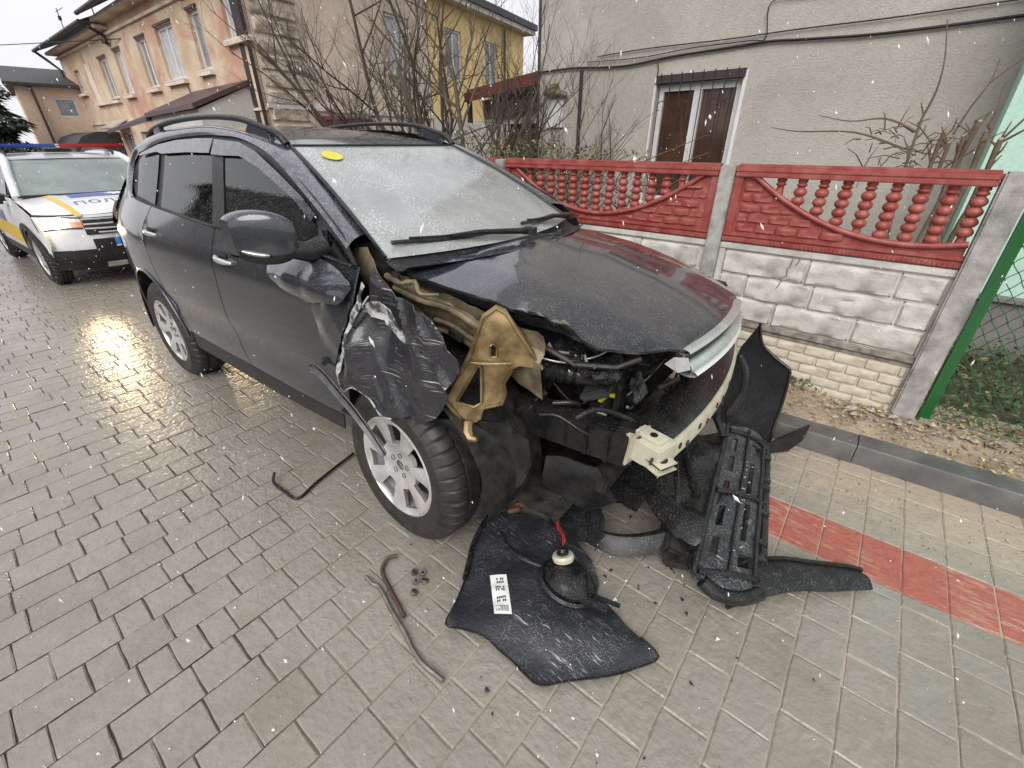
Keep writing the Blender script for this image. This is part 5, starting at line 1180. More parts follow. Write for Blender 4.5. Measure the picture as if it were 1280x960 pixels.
wmo = FB('wire_mesh', wm, 'green_wire', cl, off=CO_); tag(wmo, kind='stuff')
FB('line_wire', MB().tube([(.44, 3.43, 1.47), (1.6, 3.43, 1.46), (2.9, 3.43, 1.47)], .004, 5), 'green_wire', cl, off=CO_)
FB('line_wire', MB().tube([(.44, 3.43, .16), (2.9, 3.43, .16)], .004, 5), 'green_wire', cl, off=CO_)
# ================================================================ houses
def stucco(name, base, alt, stain=None, bs=70, bump=.5, sc=1.2):
    m = N(name); p = m.co()
    c = m.mix(m.ramp(m.noise(sc, 6, .62, p), .38, .62), base, alt)
    if stain: c = m.mix(m.math('MULTIPLY', m.ramp(m.noise(sc*.55, 5, .65, p, .6), .50, .62), .85), c, stain)
    c = m.mix(m.math('MULTIPLY', m.ramp(m.noise(bs*.35, 4, .7, p), .45, .75), .22), c, (.10, .09, .08))
    MATS[name] = m.done(m.bsdf(c, .9, 0, m.bump(m.noise(bs, 4, .65, p), bump, .012), spec=.2))
stucco('grey_render', (.47, .445, .395), (.41, .385, .345), (.37, .345, .305), bs=60, bump=.7)
stucco('pale_peach', (.82, .64, .50), (.76, .56, .42), (.74, .42, .30), bs=30, sc=.6)
stucco('mint_render', (.50, .72, .61), (.46, .69, .57), bs=90, bump=.2)
stucco('peach_render', (.68, .56, .43), (.55, .40, .27), (.52, .29, .22), bs=40, sc=.9)
stucco('faded_peach', (.80, .68, .56), (.70, .56, .45), (.52, .44, .37), bs=40, sc=1.5)
stucco('yellow_render', (.86, .66, .33), (.82, .61, .28), bs=60, bump=.2)
stucco('plinth_grey', (.25, .24, .22), (.18, .17, .16), bs=50)
stucco('pale_render', (.68, .65, .62), (.60, .57, .54), bs=50)
mat('old_stone', (.36, .31, .25), .9, col2=(.68, .58, .46), nscale=3, bump=.8, bscale=12, bdist=.05)
mat('roof_slate', (.035, .036, .04), .6, col2=(.07, .07, .07), nscale=8, bump=.5, bscale=20)
mat('brown_sheet', (.10, .058, .055), .45, col2=(.07, .045, .042), nscale=5)
mat('dark_red_sheet', (.17, .03, .03), .4, col2=(.12, .025, .025), nscale=6)
mat('window_white', (.68, .68, .68), .35, col2=(.58, .58, .58), nscale=5)
mat('pane_grey', (.16, .17, .185), .08, spec=.7, col2=(.30, .31, .33), nscale=2.5); mat('curtain', (.55, .55, .56), .8, col2=(.42, .42, .44), nscale=6)
mat('pane_brown', (.050, .026, .018), .12, col2=(.085, .045, .03), nscale=3, spec=.6)
mat('drain_pipe', (.035, .028, .028), .5); mat('dark_iron', (.03, .022, .02), .6); mat('cable_black', (.02, .02, .02), .6)
def wall_open(ops, u0, u1, z0, z1, dep):
    """wall sheet in local u,z with real openings and reveals; faces -n side is local y=0, thickness inwards +y"""
    ops = [o for o in ops if o[3] <= z1 and o[2] >= z0]
    us = sorted({u0, u1}|{o[0] for o in ops}|{o[1] for o in ops}); zs = sorted({z0, z1}|{o[2] for o in ops}|{o[3] for o in ops}); b = MB()
    for ua, ub in zip(us, us[1:]):
        for za, zb in zip(zs, zs[1:]):
            um, zm = (ua+ub)/2, (za+zb)/2
            if any(o[0] < um < o[1] and o[2] < zm < o[3] for o in ops): continue
            b.add([(ua, 0, za), (ub, 0, za), (ub, 0, zb), (ua, 0, zb)], [(0, 1, 2, 3)])
    for a, c, d, e in ops:
        b.add([(a, 0, d), (c, 0, d), (c, 0, e), (a, 0, e), (a, dep, d), (c, dep, d), (c, dep, e), (a, dep, e)], [(0, 4, 5, 1), (1, 5, 6, 2), (2, 6, 7, 3), (3, 7, 4, 0)])
    return b
def window(parent, o, dep, M, mull=1, pm='pane_grey', fw=.055, transom=False):
    a, c, d, e = o; f = MB()
    f.box(((a+c)/2, dep, d+fw/2), (c-a, .06, fw)).box(((a+c)/2, dep, e-fw/2), (c-a, .06, fw)).box((a+fw/2, dep, (d+e)/2), (fw, .058, e-d-.002)).box((c-fw/2, dep, (d+e)/2), (fw, .058, e-d-.002))
    for k in range(1, mull+1):
        u = a+(c-a)*k/(mull+1); f.box((u, dep-.004, (d+e)/2), (fw*1.35, .06, e-d-.004))
    if transom: f.box(((a+c)/2, dep-.002, d+(e-d)*.72), (c-a-.02, .05, fw*.8))
    f.v = [tuple(M @ Vector(v)) for v in f.v]; fo_ = f.build('window', MATS['window_white'], parent, None)
    for k in range(mull+1):
        ua, ub = a+(c-a)*k/(mull+1)+fw*.6, a+(c-a)*(k+1)/(mull+1)-fw*.6
        p = MB().box(((ua+ub)/2, dep+.012, (d+e)/2), (ub-ua, .012, e-d-fw*1.6)); p.v = [tuple(M @ Vector(v)) for v in p.v]; p.build('pane', MATS[pm], fo_)
    return fo_
def part(mb, name, m, parent, M=None, sm=None, bev=0):
    if M is not None: mb.v = [tuple(M @ Vector(v)) for v in mb.v]
    return mb.build(name, MATS[m], parent, sm, bev)
def frame_mat(ux, uy): # columns: u dir, inward dir, z
    u = Vector((ux, uy, 0)).normalized(); return u
# ---- grey rendered house behind the fence
gh = thing('grey_house', (-2.0, 5.6, 0), 0, 'grey roughcast house wall with one barred white window behind the red fence', 'house')
GM = Matrix.Translation((0, 0, 0))
gw = (-.655, .265, 1.02, 2.30)   # u from -2.0
part(wall_open([gw], -2.33, 2.285, 0, 10.5, .16), 'wall', 'grey_render', gh)
part(MB().add([(-2.33, 0, 0), (-2.33, 9, 0), (-2.33, 9, 10.5), (-2.33, 0, 10.5)], [(0, 1, 2, 3)]).add([(2.285, 0, 0), (2.285, 9, 0), (2.285, 9, 10.5), (2.285, 0, 10.5)], [(0, 1, 2, 3)]), 'side_wall', 'grey_render', gh)
part(MB().box((0, 4.4, 10.57), (5.6, 10, .12)), 'roof', 'roof_slate', gh)
window(gh, (gw[0], gw[1], gw[2], gw[3]-.07), .09, Matrix(), 1, 'pane_brown', .065)
part(MB().box((-.19, .06, 2.28), (.95, .16, .07)), 'lintel', 'drain_pipe', gh); part(MB().box((-.19, -.02, 1.0), (1.0, .12, .04)), 'sill', 'window_white', gh)
part(MB().box((.287, -.004, 1.66), (.036, .02, 1.28)), 'reveal_trim', 'window_white', gh)
part(MB().box((-.672, -.004, 1.66), (.022, .02, 1.28)), 'reveal_trim', 'window_white', gh)
gb = MB()
for k in range(8): u = gw[0]+.05+(gw[1]-gw[0]-.1)*k/7; gb.tube([(u, -.03, 1.05), (u, -.03, 2.33)], .006, 5)
for z in (1.2, 2.24): gb.tube([(gw[0]-.02, -.03, z), (gw[1]+.02, -.03, z)], .006, 5)
for u in (-.56, -.30, .02, .17):
    gb.tube([(u+.05*math.cos(t*.6), -.032, 2.02+.05*math.sin(t*.6)) for t in range(8)], .005, 5)
part(gb, 'window_bars', 'dark_iron', gh, None, 60)
def gcable(pts, r): part(MB().tube(crom([(x+2.0, -.025, z) for x, z in pts], 6), r, 6), 'wall_cable', 'cable_black', gh, None, 60)
gcable([(-4.33, 2.47), (-3.8, 2.475), (-3.31, 2.445), (-3.0, 2.44), (-2.5, 2.475), (-2.02, 2.49), (-1.58, 2.505), (-1.2, 2.485), (-.64, 2.463), (.16, 2.475), (.28, 2.475)], .012)
gcable([(-3.45, 2.56), (-2.8, 2.575), (-2.0, 2.565), (-1.33, 2.57), (-.6, 2.565), (.12, 2.575), (.28, 2.58)], .006)
gcable([(-3.6, 2.52), (-2.9, 2.50), (-2.3, 2.53), (-1.75, 2.53), (-1.6, 2.54), (-1.62, 2.80), (-1.3, 2.80), (-.7, 2.80)], .005)
gcable([(-2.68, 2.44), (-2.655, 2.38), (-2.66, 2.30)], .005)
part(MB().tube([(-1.66, -.03, 2.44), (-1.645, -.03, 1.1)], .022, 8), 'vent_pipe', 'cable_black', gh, None, 60)
part(MB().box((-2.04, -.02, 2.05), (.26, .04, .42)), 'meter_board', 'window_white', gh, None, .006)
part(MB().tube([(-2.20, -.05, 2.235), (-2.10, -.07, 2.235), (-1.95, -.07, 2.215), (-1.86, -.05, 2.20)], [.035, .05, .05, .03], 10).tube([(-2.1, -.05, 2.28), (-2.0, -.05, 2.28)], .05, 10), 'wall_pot', 'rusty_terracotta' if False else 'dirty_tan', gh, None, 50)
part(MB().tube([(-2.34, -.012, 0), (-2.34, -.012, 10.4)], .018, 6), 'corner_conduit', 'drain_pipe', gh, None, 60)
# porch roof on its side
po = MB(); po.box((-3.1, 1.1, 2.42), (1.55, 1.9, .07), (0, -.10, 0)); po.box((-3.1, .14, 2.36), (1.6, .05, .12), (0, -.10, 0)); part(po, 'porch_roof', 'dark_red_sheet', gh)
part(MB().box((-3.0, .35, 2.18), (1.35, .08, .26), (0, -.1, 0)).box((-3.85, .18, 2.12), (.06, .06, .36)), 'porch_fascia', 'drain_pipe', gh)
part(MB().box((-2.85, .6, 1.0), (.95, .1, 2.3)), 'porch_door', 'drain_pipe', gh); part(MB().box((-2.95, .45, 2.02), (1.2, .05, .2)), 'porch_panel', 'pale_render', gh)
# ---- mint house at the right edge
mh = thing('mint_house', (.268, 5.05, 0), 0, 'mint green house wall on a grey plinth at the right edge behind the chain-link fence', 'house')
part(MB().box((3.0, 2.0, 4.0), (6.0, 4.0, 6.86)), 'wall', 'mint_render', mh); part(MB().box((3.0, 2.0, .30), (6.14, 4.14, .57)), 'plinth', 'plinth_grey', mh)
part(MB().box((3.0, -.06, .592), (6.2, .10, .03)), 'plinth_ledge', 'plinth_grey', mh); part(MB().box((3, 2, 7.5), (6.8, 4.8, .15)), 'roof', 'roof_slate', mh)
# ---- old peach house: long facade along the street, gable side towards us
PH0 = Vector((-15.233, 6.8, 0)); fu = Vector((-.99937, -.02949, 0)).normalized(); fin = Vector((0, 0, 1)).cross(fu)
fin = fin if fin.y > 0 else -fin
FM = Matrix(((fu.x, fin.x, 0, 0), (fu.y, fin.y, 0, 0), (0, 0, 1, 0), (0, 0, 0, 1)))
ph_ = thing('peach_house', PH0, 0, 'old two-storey peach rendered house with tall white windows and patchy plaster on the left', 'house')
W1 = [(.34, 1.42, 4.25, 5.70), (3.02, 3.85, 3.72, 5.26), (5.32, 7.0, 3.64, 5.20), (8.15, 9.25, 3.56, 5.12), (11.4, 12.45, 3.52, 5.06)]
W2 = [(13.7, 15.0, 3.48, 5.0), (16.7, 17.4, 3.40, 4.98), (19.0, 19.95, 3.95, 4.92)]
LW = [(11.4, 12.5, 1.0, 2.12), (13.9, 15.3, 1.0, 2.08)]
ops = W1+W2[:1]+W2[2:]+LW
part(wall_open(ops, 0, 22.0, 0, 5.95, .22), 'front_wall', 'peach_render', ph_, FM)
wallb = MB().box((11, .5, 2.9), (21.6, .5, 5.7)); part(wallb, 'inner_wall', 'drain_pipe', ph_, FM)
for k, o in enumerate(W1+W2[:1]+W2[2:]): window(ph_, o, .14, FM, 0 if o[1]-o[0] < 1.0 else 1, 'pane_grey' if k % 2 else 'curtain', .10)
for o in LW: window(ph_, o, .14, FM, 1, 'pane_grey', .03)
part(MB().box((17.05, -.02, 4.2), (.75, .05, 1.6)), 'blind_window', 'faded_peach', ph_, FM)
for u0, u1, z in ((-.05, 1.5, 4.17), (2.9, 4.0, 3.62), (5.2, 7.15, 3.54), (8.05, 9.4, 3.46), (11.3, 12.6, 3.42), (13.6, 17.6, 3.34), (18.8, 20.1, 3.86)): part(MB().box(((u0+u1)/2, -.07, z), (u1-u0, .16, .10)), 'window_sill', 'faded_peach', ph_, FM)
for (u0, u1, z) in ((.0, 1.45, 4.27), (3.0, 3.88, 3.73), (5.3, 7.03, 3.65), (8.12, 9.28, 3.57), (11.4, 12.5, 3.53), (13.7, 15.0, 3.48)): part(MB().box(((u0+u1)/2, -.05, z-.03), (u1-u0, .18, .035)), 'sill_flashing', 'window_white', ph_, FM)
for o in W1+W2[:1]: part(MB().box(((o[0]+o[1])/2, -.02, o[3]+.04), (o[1]-o[0]+.02, .05, .06)), 'window_hood', 'drain_pipe', ph_, FM)
bt = MB(); bt.box((11, -.03, 2.55), (22, .06, .07)).box((11.2, -.04, 5.62), (22.2, .08, .09)); part(bt, 'string_course', 'faded_peach', ph_, FM)
part(MB().box((6.0, -.18, 6.02), (12.6, .5, .14)).box((17.2, -.18, 5.80), (10.2, .5, .12)), 'cornice', 'faded_peach', ph_, FM)
rfm = MB(); rfm.prism([(-.75, 6.12), (-.75, 6.22), (3.9, 8.8), (7.6, 7.5), (7.6, 7.4), (3.9, 8.65)], lambda a, b: Vector((-.5, a, b)), lambda a, b: Vector((12.3, a, b)))
rfm.prism([(-.75, 5.88), (-.75, 5.98), (4.5, 8.2), (9.5, 6.0), (9.5, 5.9), (4.5, 8.05)], lambda a, b: Vector((12.35, a, b)), lambda a, b: Vector((22.5, a, b))); part(rfm, 'roof', 'roof_slate', ph_, FM)
part(MB().tube([(-.2, -.80, 6.16), (12.3, -.80, 6.16)], .07, 8).tube([(12.3, -.80, 5.92), (22.6, -.80, 5.92)], .07, 8), 'gutter', 'drain_pipe', ph_, FM, 60)
part(MB().tube([(.05, -.10, 0), (.05, -.10, 5.7), (.05, -.6, 6.1)], .055, 8), 'drain_pipe', 'drain_pipe', ph_, FM, 60)
part(MB().tube([(21.6, -.12, 0), (21.9, -.12, 5.1), (22.3, -.4, 5.5), (22.4, -.8, 5.9)], .07, 8), 'drain_pipe', 'drain_pipe', ph_, FM, 60)
part(MB().tube([(12.9, -.1, 5.4), (12.4, -.1, 5.3), (12.2, -.15, 5.5), (12.3, -.75, 5.9)], .06, 8), 'gutter_elbow', 'drain_pipe', ph_, FM, 60)
part(MB().tube([(5.3, -.06, 3.4), (5.0, -.06, 2.7)], .02, 6).tube([(4.0, -.05, 5.55), (2.0, -.05, 5.47), (.9, -.05, 5.40)], .018, 6), 'wall_pipe', 'drain_pipe', ph_, FM)
# lean-to annex with a brown sheet roof
an = MB(); an.prism([(0, 3.30), (-1.7, 2.62), (-1.7, 2.50), (0, 3.18)], lambda a, b: Vector((.72, a, b)), lambda a, b: Vector((5.0, a, b+(-.10 if a < -1 else -.06))))
an.prism([(0, 3.05), (-1.7, 2.40), (-1.7, 2.28), (0, 2.95)], lambda a, b: Vector((5.0, a, b)), lambda a, b: Vector((10.2, a, b-.28))); part(an, 'annex_roof', 'brown_sheet', ph_, FM)
part(MB().prism([(-.01, 0), (-1.55, 0), (-1.55, 2.50), (-.01, 3.15)], lambda a, b: Vector((.80, a, b)), lambda a, b: Vector((4.9, a, b-.08))), 'annex_wall', 'pale_render', ph_, FM)
part(MB().prism([(0, 0), (-1.9, 0), (-1.9, 1.5), (-1.5, 1.95), (-.9, 2.15), (-.3, 2.18), (0, 2.15)], lambda a, b: Vector((15.8, a, b)), lambda a, b: Vector((26.0, a, b))), 'arched_shed', 'roof_slate', ph_, FM, 50)
part(MB().box((14.6, -.4, 2.45), (1.9, .8, .06), (.5, 0, 0)), 'glass_awning', 'clear_lens', ph_, FM)
# side (gable) wall: stone quoins, peach render, then pale plinth
su = Vector((-.21487, .97664, 0)).normalized(); si = Vector((-su.y, su.x, 0)); si = si if si.x < 0 else -si
SM_ = Matrix(((su.x, si.x, 0, 0), (su.y, si.y, 0, 0), (0, 0, 1, 0), (0, 0, 0, 1)))
SW = [(5.4, 6.8, 4.0, 5.75)]
part(wall_open(SW, 0.02, 7.85, 0, 7.6, .2), 'side_wall', 'faded_peach', ph_, SM_); part(MB().box((3.9, .5, 3.5), (7.6, .5, 7)), 'inner_wall', 'drain_pipe', ph_, SM_)
window(ph_, SW[0], .1, SM_, 1, 'curtain', .09)
part(MB().box((6.1, -.05, 3.92), (1.6, .14, .1)).box((3.9, -.04, 2.62), (7.8, .08, .10)), 'string_course', 'pale_render', ph_, SM_)
rq = random.Random(4)
for row in range(16):
    z = .55+.42*row; off = .16 if row % 2 else 0
    if z > 6.6: continue
    me = rock(1.35+off+rq.uniform(-.05, .25), .37, .07, row, 7, 4, .05, .05); me.v = [tuple(SM_ @ Vector((v[0]+.1, v[1], v[2]+z))) for v in me.v]; me.build('quoin_stone', MATS['old_stone'], ph_, 40)
part(MB().tube([(1.6, -.5, 2.32), (2.7, -.55, 2.40), (3.7, -.5, 2.36)], [.05, .075, .05], 8).box((2.7, -.25, 2.40), (2.0, .5, .05)), 'door_awning', 'dark_red_sheet', ph_, SM_, 50)
# ---- yellow house joined behind it
yh = thing('yellow_house', PH0+su*7.9, 0, 'bright yellow rendered house with white windows beyond the bare bush', 'house')
YW = [(1.2, 2.4, 4.1, 5.9), (4.4, 5.5, 4.1, 5.9), (1.5, 2.6, 1.1, 2.2)]
part(wall_open(YW, 0.0, 8.4, 2.62, 6.75, .2), 'wall', 'yellow_render', yh, SM_); part(wall_open(YW, 0, 8.4, 0, 2.62, .2), 'plinth', 'pale_render', yh, SM_)
part(MB().box((4.2, .55, 3.4), (8.2, .5, 6.6)), 'inner_wall', 'drain_pipe', yh, SM_)
for o in YW: window(yh, o, .1, SM_, 1, 'pane_grey', .08)
part(MB().add([(8.4, 0, 0), (8.4, 6, 0), (8.4, 6, 6.75), (8.4, 0, 6.75)], [(0, 1, 2, 3)]), 'end_wall', 'yellow_render', yh, SM_)
part(MB().box((4.2, -.1, 6.80), (9.2, .8, .18)), 'cornice', 'pale_render', yh, SM_); part(MB().prism([(-.6, 6.9), (-.6, 7.15), (3, 8.6), (7, 7.0), (7, 6.9)], lambda a, b: Vector((-.2, a, b)), lambda a, b: Vector((8.9, a, b))), 'roof', 'roof_slate', yh, SM_)
part(MB().tube([(6.2, -.08, .5), (6.2, -.08, 6.6)], .05, 6), 'drain_pipe', 'drain_pipe', yh, SM_)
# ---- small house far down the street
sh = thing('small_house', (-35.65, 5.3, 0), 0, 'small distant peach house with one square white window at the far left', 'house')
SH = Matrix.Rotation(math.radians(83), 4, 'Z')
part(wall_open([(-.30, .58, 2.85, 3.75)], -1.55, 3.5, 0, 4.25, .2), 'wall', 'pale_peach', sh, SH); part(MB().box((1, .45, 2.1), (4.8, .4, 4.1)), 'inner_wall', 'drain_pipe', sh, SH)
part(MB().add([(-1.55, 0, 0), (-1.75, 7, 0), (-1.75, 7, 4.25), (-1.55, 0, 4.25)], [(0, 1, 2, 3)]), 'side_wall', 'peach_render', sh, SH)
window(sh, (-.30, .58, 2.85, 3.75), .05, SH, 0, 'pane_grey', .10)
part(MB().prism([(-.35, 4.2), (-.35, 4.32), (3.5, 5.3), (7.8, 4.3), (7.8, 4.2)], lambda a, b: Vector((-1.9, a, b)), lambda a, b: Vector((3.8, a, b))), 'roof', 'roof_slate', sh, SH)
part(MB().tube([(-.95, -.08, 0), (-.95, -.08, 4.2)], .06, 6), 'drain_pipe', 'brown_sheet', sh, SH)
# ---- house across the street, seen only mirrored in the windows and wet paint
ob = thing('brown_house', (-14, -6.8, 0), 0, 'dark brown house across the street, mirrored in the car windows', 'house')
mat('brown_brick', (.12, .085, .065), .9, col2=(.08, .06, .05), nscale=3, bump=.4)
part(wall_open([(-5, -3.6, 3.2, 4.8), (0, 1.4, 3.2, 4.8), (5, 6.4, 3.2, 4.8)], -7, 12, 0, 6.2, .2), 'wall', 'brown_brick', ob, Matrix.Rotation(math.pi, 4, 'Z'))
for o in ((-5, -3.6, 3.2, 4.8), (0, 1.4, 3.2, 4.8), (5, 6.4, 3.2, 4.8)): window(ob, o, .1, Matrix.Rotation(math.pi, 4, 'Z'), 1, 'pane_grey', .08)
part(MB().prism([(.5, 6.1), (-3.5, 8.6), (-7.5, 6.1)], lambda a, b: Vector((-12.5, a, b)), lambda a, b: Vector((7.5, a, b))), 'roof', 'roof_slate', ob)
# overhead wires and aerials
def wire(pts, r, label): 
    o = Vector(pts[0]); t_ = MB().tube([p-o for p in crom(pts, 8)], r, 5).build('overhead_wire', MATS['cable_black'], None, 60); t_.location = o; tag(t_, label, 'wire')
wire([(-60, -6, 9.5), (-45, 1, 8.6), (-32, 6.4, 8.1)], .018, 'uppermost thin overhead wire across the sky at the far left')
wire([(-60, -3, 7.3), (-42, 2, 6.1), (-26, 6.5, 5.3)], .018, 'lower overhead wire crossing in front of the peach house')
an_ = MB().tube([(0, 0, 0), (0, 0, 2.1)], .025, 5).tube([(-.8, 0, 2.0), (.8, 0, 2.1)], .018, 5)
for k in range(6): an_.tube([(-.7+.28*k, -.3, 2.0+.015*k), (-.7+.28*k, .3, 2.0+.015*k)], .012, 4)
a1 = an_.build('roof_aerial', MATS['dark_iron']); a1.location = PH0+fu*15.5+fin*.6+Vector((0, 0, 6.3)); tag(a1, 'branched television aerial on the peach house roof', 'aerial')
a2 = MB().tube([(0, 0, 0), (0, 0, 1.6)], .02, 5).tube([(-.4, 0, 1.5), (.3, .2, 1.6)], .015, 4).box((0, 0, 1.2), (.25, .1, .16)).build('roof_aerial', MATS['dark_iron']); a2.location = PH0+fu*20.5+fin*.4+Vector((0, 0, 6.0)); tag(a2, 'small stubby aerial near the left end of the peach house roof', 'aerial')
# ================================================================ bushes and trees
def bark(name, a, b):
    mat(name, a, .85, col2=b, nscale=9, bump=.6, bscale=40)
bark('bark_dark', (.050, .038, .030), (.085, .068, .052)); bark('bark_brown', (.105, .072, .05), (.18, .13, .09)); bark('bark_green', (.075, .064, .042), (.11, .095, .06))
mat('needle', (.018, .030, .020), .8, col2=(.03, .045, .028), nscale=3); mat('dry_leaf', (.22, .15, .07), .8, col2=(.30, .22, .10), nscale=20); mat('cut_wood', (.50, .40, .28), .8)
def bush(name, base, stems, label, m, H, spread, seed, cat='bush', lean=(0, 0), twig=5, r0=.03, levels=3, group=None, curl=.35):
    r = random.Random(seed); root = thing(name, base, 0, label, cat, group); S_, T_ = MB(), MB()
    def grow(p, d, L, rad, lev):
        n = 5; pts = [p]; rr = [rad]; q = p; dd = d.copy()
        for k in range(n):
            dd = (dd+Vector((r.gauss(0, curl*.35), r.gauss(0, curl*.35), r.gauss(0, curl*.2)+.06))).normalized(); q = q+dd*L/n; pts.append(q); rr.append(rad*(1-.62*(k+1)/n))
        (S_ if lev == 0 else T_).tube(pts, rr, 7 if lev == 0 else (5 if lev == 1 else 4), lev == 0)
        if lev >= levels: return
        for k in range(twig if lev == 0 else max(2, twig-1)):
            t = r.uniform(.28, 1.0); i = min(n-1, int(t*n)); b = pts[i].lerp(pts[i+1], t*n-i)
            nd = (dd+Vector((r.gauss(0, .7), r.gauss(0, .7), r.gauss(.25, .4)))).normalized(); grow(b, nd, L*r.uniform(.32, .60), rad*(1-.6*t)*.62, lev+1)
    for k in range(stems):
        g = 2*math.pi*k/stems+r.uniform(-.3, .3); s = spread*r.uniform(.35, 1.1)
        d = Vector((math.cos(g)*s+lean[0], math.sin(g)*s+lean[1], 1)).normalized()
        grow(Vector((math.cos(g)*.08, math.sin(g)*.08, 0)), d, H*r.uniform(.75, 1.1), r0*r.uniform(.7, 1.2), 0)
    S_.build('stem', MATS[m], root, 60); T_.build('twigs', MATS[m], root, 60); return root
bush('bare_bush', (-6.1, 5.0, .1), 11, 'tall bare many-stemmed bush standing behind the wreck in front of the peach house', 'bark_dark', 3.7, .78, 3, lean=(-.38, -.12), twig=6, r0=.038, levels=3)
bush('bare_bush', (-4.75, 4.55, .1), 5, 'leaning bare bush by the red porch roof left of the grey house', 'bark_green', 2.7, .55, 8, lean=(-.05, 0), twig=5, r0=.046, levels=3)
bush('bare_bush', (-3.55, 4.6, .1), 7, 'dense low twiggy bush against the left end of the grey wall', 'bark_dark', 2.0, .45, 15, twig=7, r0=.018, levels=3)
bush('rose_bush', (-2.75, 4.2, .1), 8, 'thin thorny rose stems with dry leaves rising above the red fence near the window', 'bark_green', 1.75, .55, 19, twig=4, r0=.010, levels=2, curl=.8)
# cut-back lilac at the right end: thick stubs and a few whips
ct = thing('pruned_bush', (.04, 4.4, .1), 0, 'cut-back bush with thick sawn stubs above the right end of the red fence', 'bush')
CT = Vector((.04, 4.4, .1)); S_, T_, E_ = MB(), MB(), MB(); r = random.Random(31)
for top, rad in (((-.02, 4.42, 1.72), .026), ((.03, 4.4, 1.66), .022), ((.085, 4.36, 1.70), .020), ((.13, 4.42, 1.78), .034), ((.185, 4.4, 1.72), .03), ((.26, 4.3, 1.68), .030), ((-.16, 4.38, 1.80), .016)):
    b = Vector((lerp(.04, top[0], .35), lerp(4.4, top[1], .3)+r.uniform(-.05, .05), .1)); t_ = Vector(top); m1 = b.lerp(t_, .55)+Vector((r.gauss(0, .03), r.gauss(0, .03), 0))
    q = crom([b, b.lerp(m1, .5)+Vector((r.gauss(0, .03), 0, 0)), m1, m1.lerp(t_, .5)+Vector((r.gauss(0, .03), 0, 0)), t_], 5); S_.tube([p-CT for p in q], [rad*.52*(1.3-.35*k/(len(q)-1)+.16*math.sin(k*2.1)) for k in range(len(q))], 8); rad *= .5; E_.lathe([(0, .002), (rad*.85, .002), (rad*.85, -.01)], 8, Matrix.Translation(t_-CT))
    for k in range(4):
        d = Vector((r.gauss(0, .5), r.gauss(0, .3), 1)).normalized(); L = r.uniform(.06, .16); s0 = q[-2-k % 3]-CT; T_.tube([s0, s0+d*L*.5+Vector((.02*r.gauss(0, 1), 0, 0)), s0+d*L], [.008, .006, .003], 5)
for a, b, c, d in (((-.16, 4.38, 1.80), (-.14, 4.36, 1.95), (-.16, 4.36, 2.12), (-.22, 4.36, 2.32)), ((-.16, 4.38, 1.72), (-.35, 4.35, 1.80), (-.55, 4.33, 1.79), (-.75, 4.3, 1.83)), ((-.2, 4.38, 1.62), (-.5, 4.33, 1.72), (-.85, 4.3, 1.73), (-1.05, 4.3, 1.76)), ((.03, 4.4, 1.7), (.06, 4.4, 1.85), (.10, 4.4, 1.98), (.10, 4.4, 2.10)), ((.10, 4.4, 1.98), (.16, 4.4, 2.05), (.24, 4.4, 2.14), (.28, 4.4, 2.2)), ((.27, 4.3, 1.68), (.32, 4.28, 1.78), (.37, 4.26, 1.88), (.42, 4.26, 1.96)), ((.27, 4.3, 1.66), (.35, 4.28, 1.73), (.42, 4.27, 1.80), (.5, 4.26, 1.84)), ((.18, 4.4, 1.74), (.19, 4.39, 1.83), (.175, 4.38, 1.92), (.17, 4.38, 1.98))):
    T_.tube([p-CT for p in crom([Vector(a), Vector(b), Vector(c), Vector(d)], 5)], [.008-.0055*k/15 for k in range(16)], 5)
for k in range(46):
    s0 = Vector((r.uniform(-.45, .0), r.uniform(4.2, 4.45), r.uniform(1.45, 1.75))); d = Vector((r.gauss(0, 1), r.gauss(0, .4), r.gauss(.3, .6))).normalized()*r.uniform(.06, .2); T_.tube([s0-CT, s0+d*.5+Vector((0, 0, .02))-CT, s0+d-CT], [.0045, .0035, .002], 4)
S_.build('stem', MATS['bark_brown'], ct, 60); T_.build('twigs', MATS['bark_brown'], ct, 60); E_.build('sawn_end', MATS['cut_wood'], ct, 40)
# tangle of ivy and dry leaves along the top of the fence
iv = bpy.data.objects.new('ivy_tangle', None); COL.objects.link(iv); iv.location = (-3.2, 3.75, .1); tag(iv, 'tangle of ivy and dry twigs along the fence top in front of the grey house', 'ivy')
IO = Vector((-3.2, 3.75, .1)); Lg, Ld, Tw = MB(), MB(), MB(); r = random.Random(77)
for k in range(5200):
    x = r.uniform(-5.6, -1.9) if r.random() < .9 else r.uniform(-7.5, -5.6); w = math.exp(-((x+3.6)/1.3)**2); z = .2+(1.32+.20*w*(.5+.8*abs(fbm(x, 0, 0, 3)))+.05)*r.random()**.42
    p = Vector((x, 3.62+r.random()*.55, z))-IO; leaf(Lg if r.random() < .72 else Ld, p, r.uniform(.010, .026), r, 1.3)
for k in range(170):
    x = r.uniform(-5.4, -1.9); p = Vector((x, 3.65+r.random()*.4, r.uniform(.9, 1.5)))-IO; d = Vector((r.gauss(0, .35), r.gauss(0, .2), r.uniform(.12, .45))); Tw.tube([p, p+d*.5+Vector((r.gauss(0, .03), 0, 0)), p+d], [.006, .004, .002], 4)
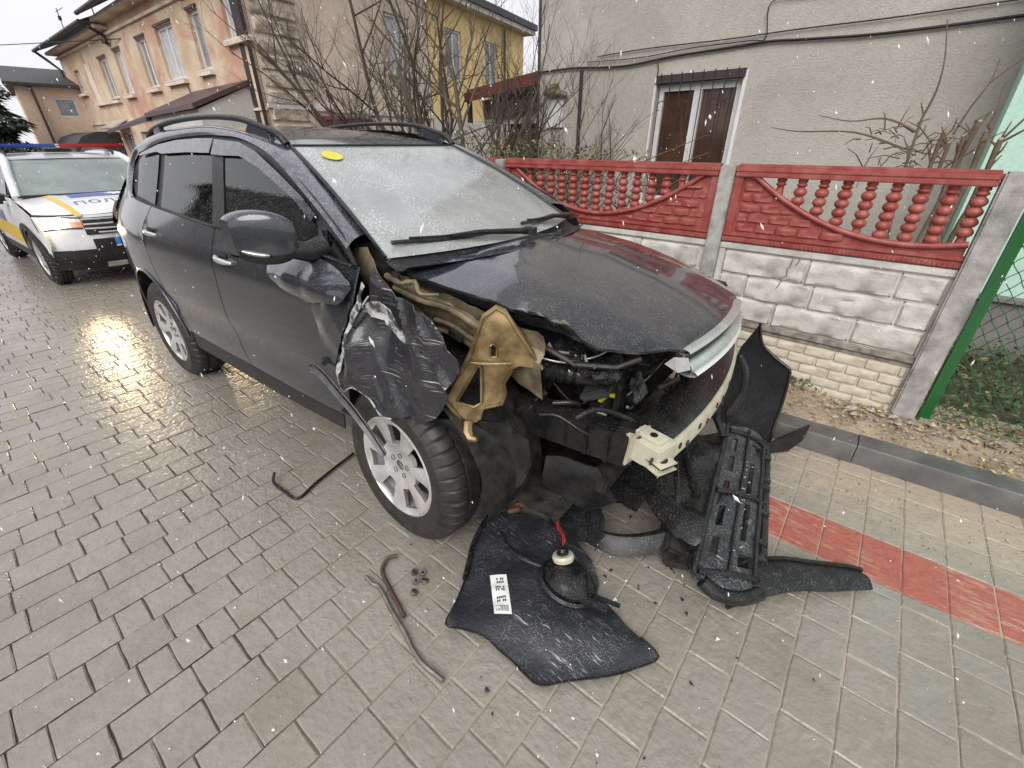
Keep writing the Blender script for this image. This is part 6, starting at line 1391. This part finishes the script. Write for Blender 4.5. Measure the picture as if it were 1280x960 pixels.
tag(Lg.build('ivy_leaves', MATS['green_leaf'], iv), kind='stuff'); tag(Ld.build('dry_leaves', MATS['dry_leaf'], iv), kind='stuff'); Tw.build('twigs', MATS['bark_brown'], iv, 60)
# dark conifer at the far left
cf = thing('conifer_tree', (-34, 2.35, 0), 0, 'dark conifer at the far left edge beyond the police car', 'tree'); r = random.Random(9); cr1 = MB()
MB().tube([(0, 0, 0), (0, 0, 4), (.1, 0, 7.2)], [.25, .15, .03], 8).build('trunk', MATS['bark_dark'], cf, 60)
for k in range(3600):
    h = r.random()**1.3; z = 1.2+6.0*h; rad = (1-h)*1.5*(.6+.4*math.sin(z*5+r.random()))+.15; g = r.random()*6.28; q = rad*math.sqrt(r.random()); c = Vector((q*math.cos(g), q*math.sin(g), z-.22*q))
    d = Vector((math.cos(g), math.sin(g), -.35+r.gauss(0, .2)))*r.uniform(.18, .42); s = Vector((-d.y, d.x, r.gauss(0, .1)))*.28; cr1.add([c-s, c+d, c+s, c+Vector((0, 0, .06))], [(0, 1, 3), (3, 1, 2)])
cr1.build('crown', MATS['needle'], cf)
# ================================================================ falling wet snow
sn = MB(); r = random.Random(123); fall = Vector((.28, .05, -1)).normalized()
mat('snow_flake', (.88, .89, .91), .6)
for k in range(5200):
    x, y, z = r.uniform(-9, 1.6), r.uniform(-.6, 6.0), r.uniform(.05, 3.0)
    p = Vector((x, y, z)); d = (p-Vector((0, 0, CAMZ))).length
    if d < .9: continue
    s = r.choice((.0012, .0016, .002, .0026, .0040))*r.uniform(.7, 1.2); L = s*r.choice((1.0, 1.2, 1.6, 2.4, 4.0)); a = (fall+Vector((r.gauss(0, .25), r.gauss(0, .25), 0))).normalized(); b = a.orthogonal().normalized()*s; c = a.cross(b).normalized()*s
    vs = [p-a*L, p+b, p+c, p-b, p-c, p+a*L]; sn.add(vs, [(0, 2, 1), (0, 3, 2), (0, 4, 3), (0, 1, 4), (5, 1, 2), (5, 2, 3), (5, 3, 4), (5, 4, 1)])
so_ = sn.build('falling_snow', MATS['snow_flake']); tag(so_, kind='stuff')
print('objects', len(bpy.data.objects), 'tris', sum(len(o.data.polygons) for o in bpy.data.objects if o.type == 'MESH'))
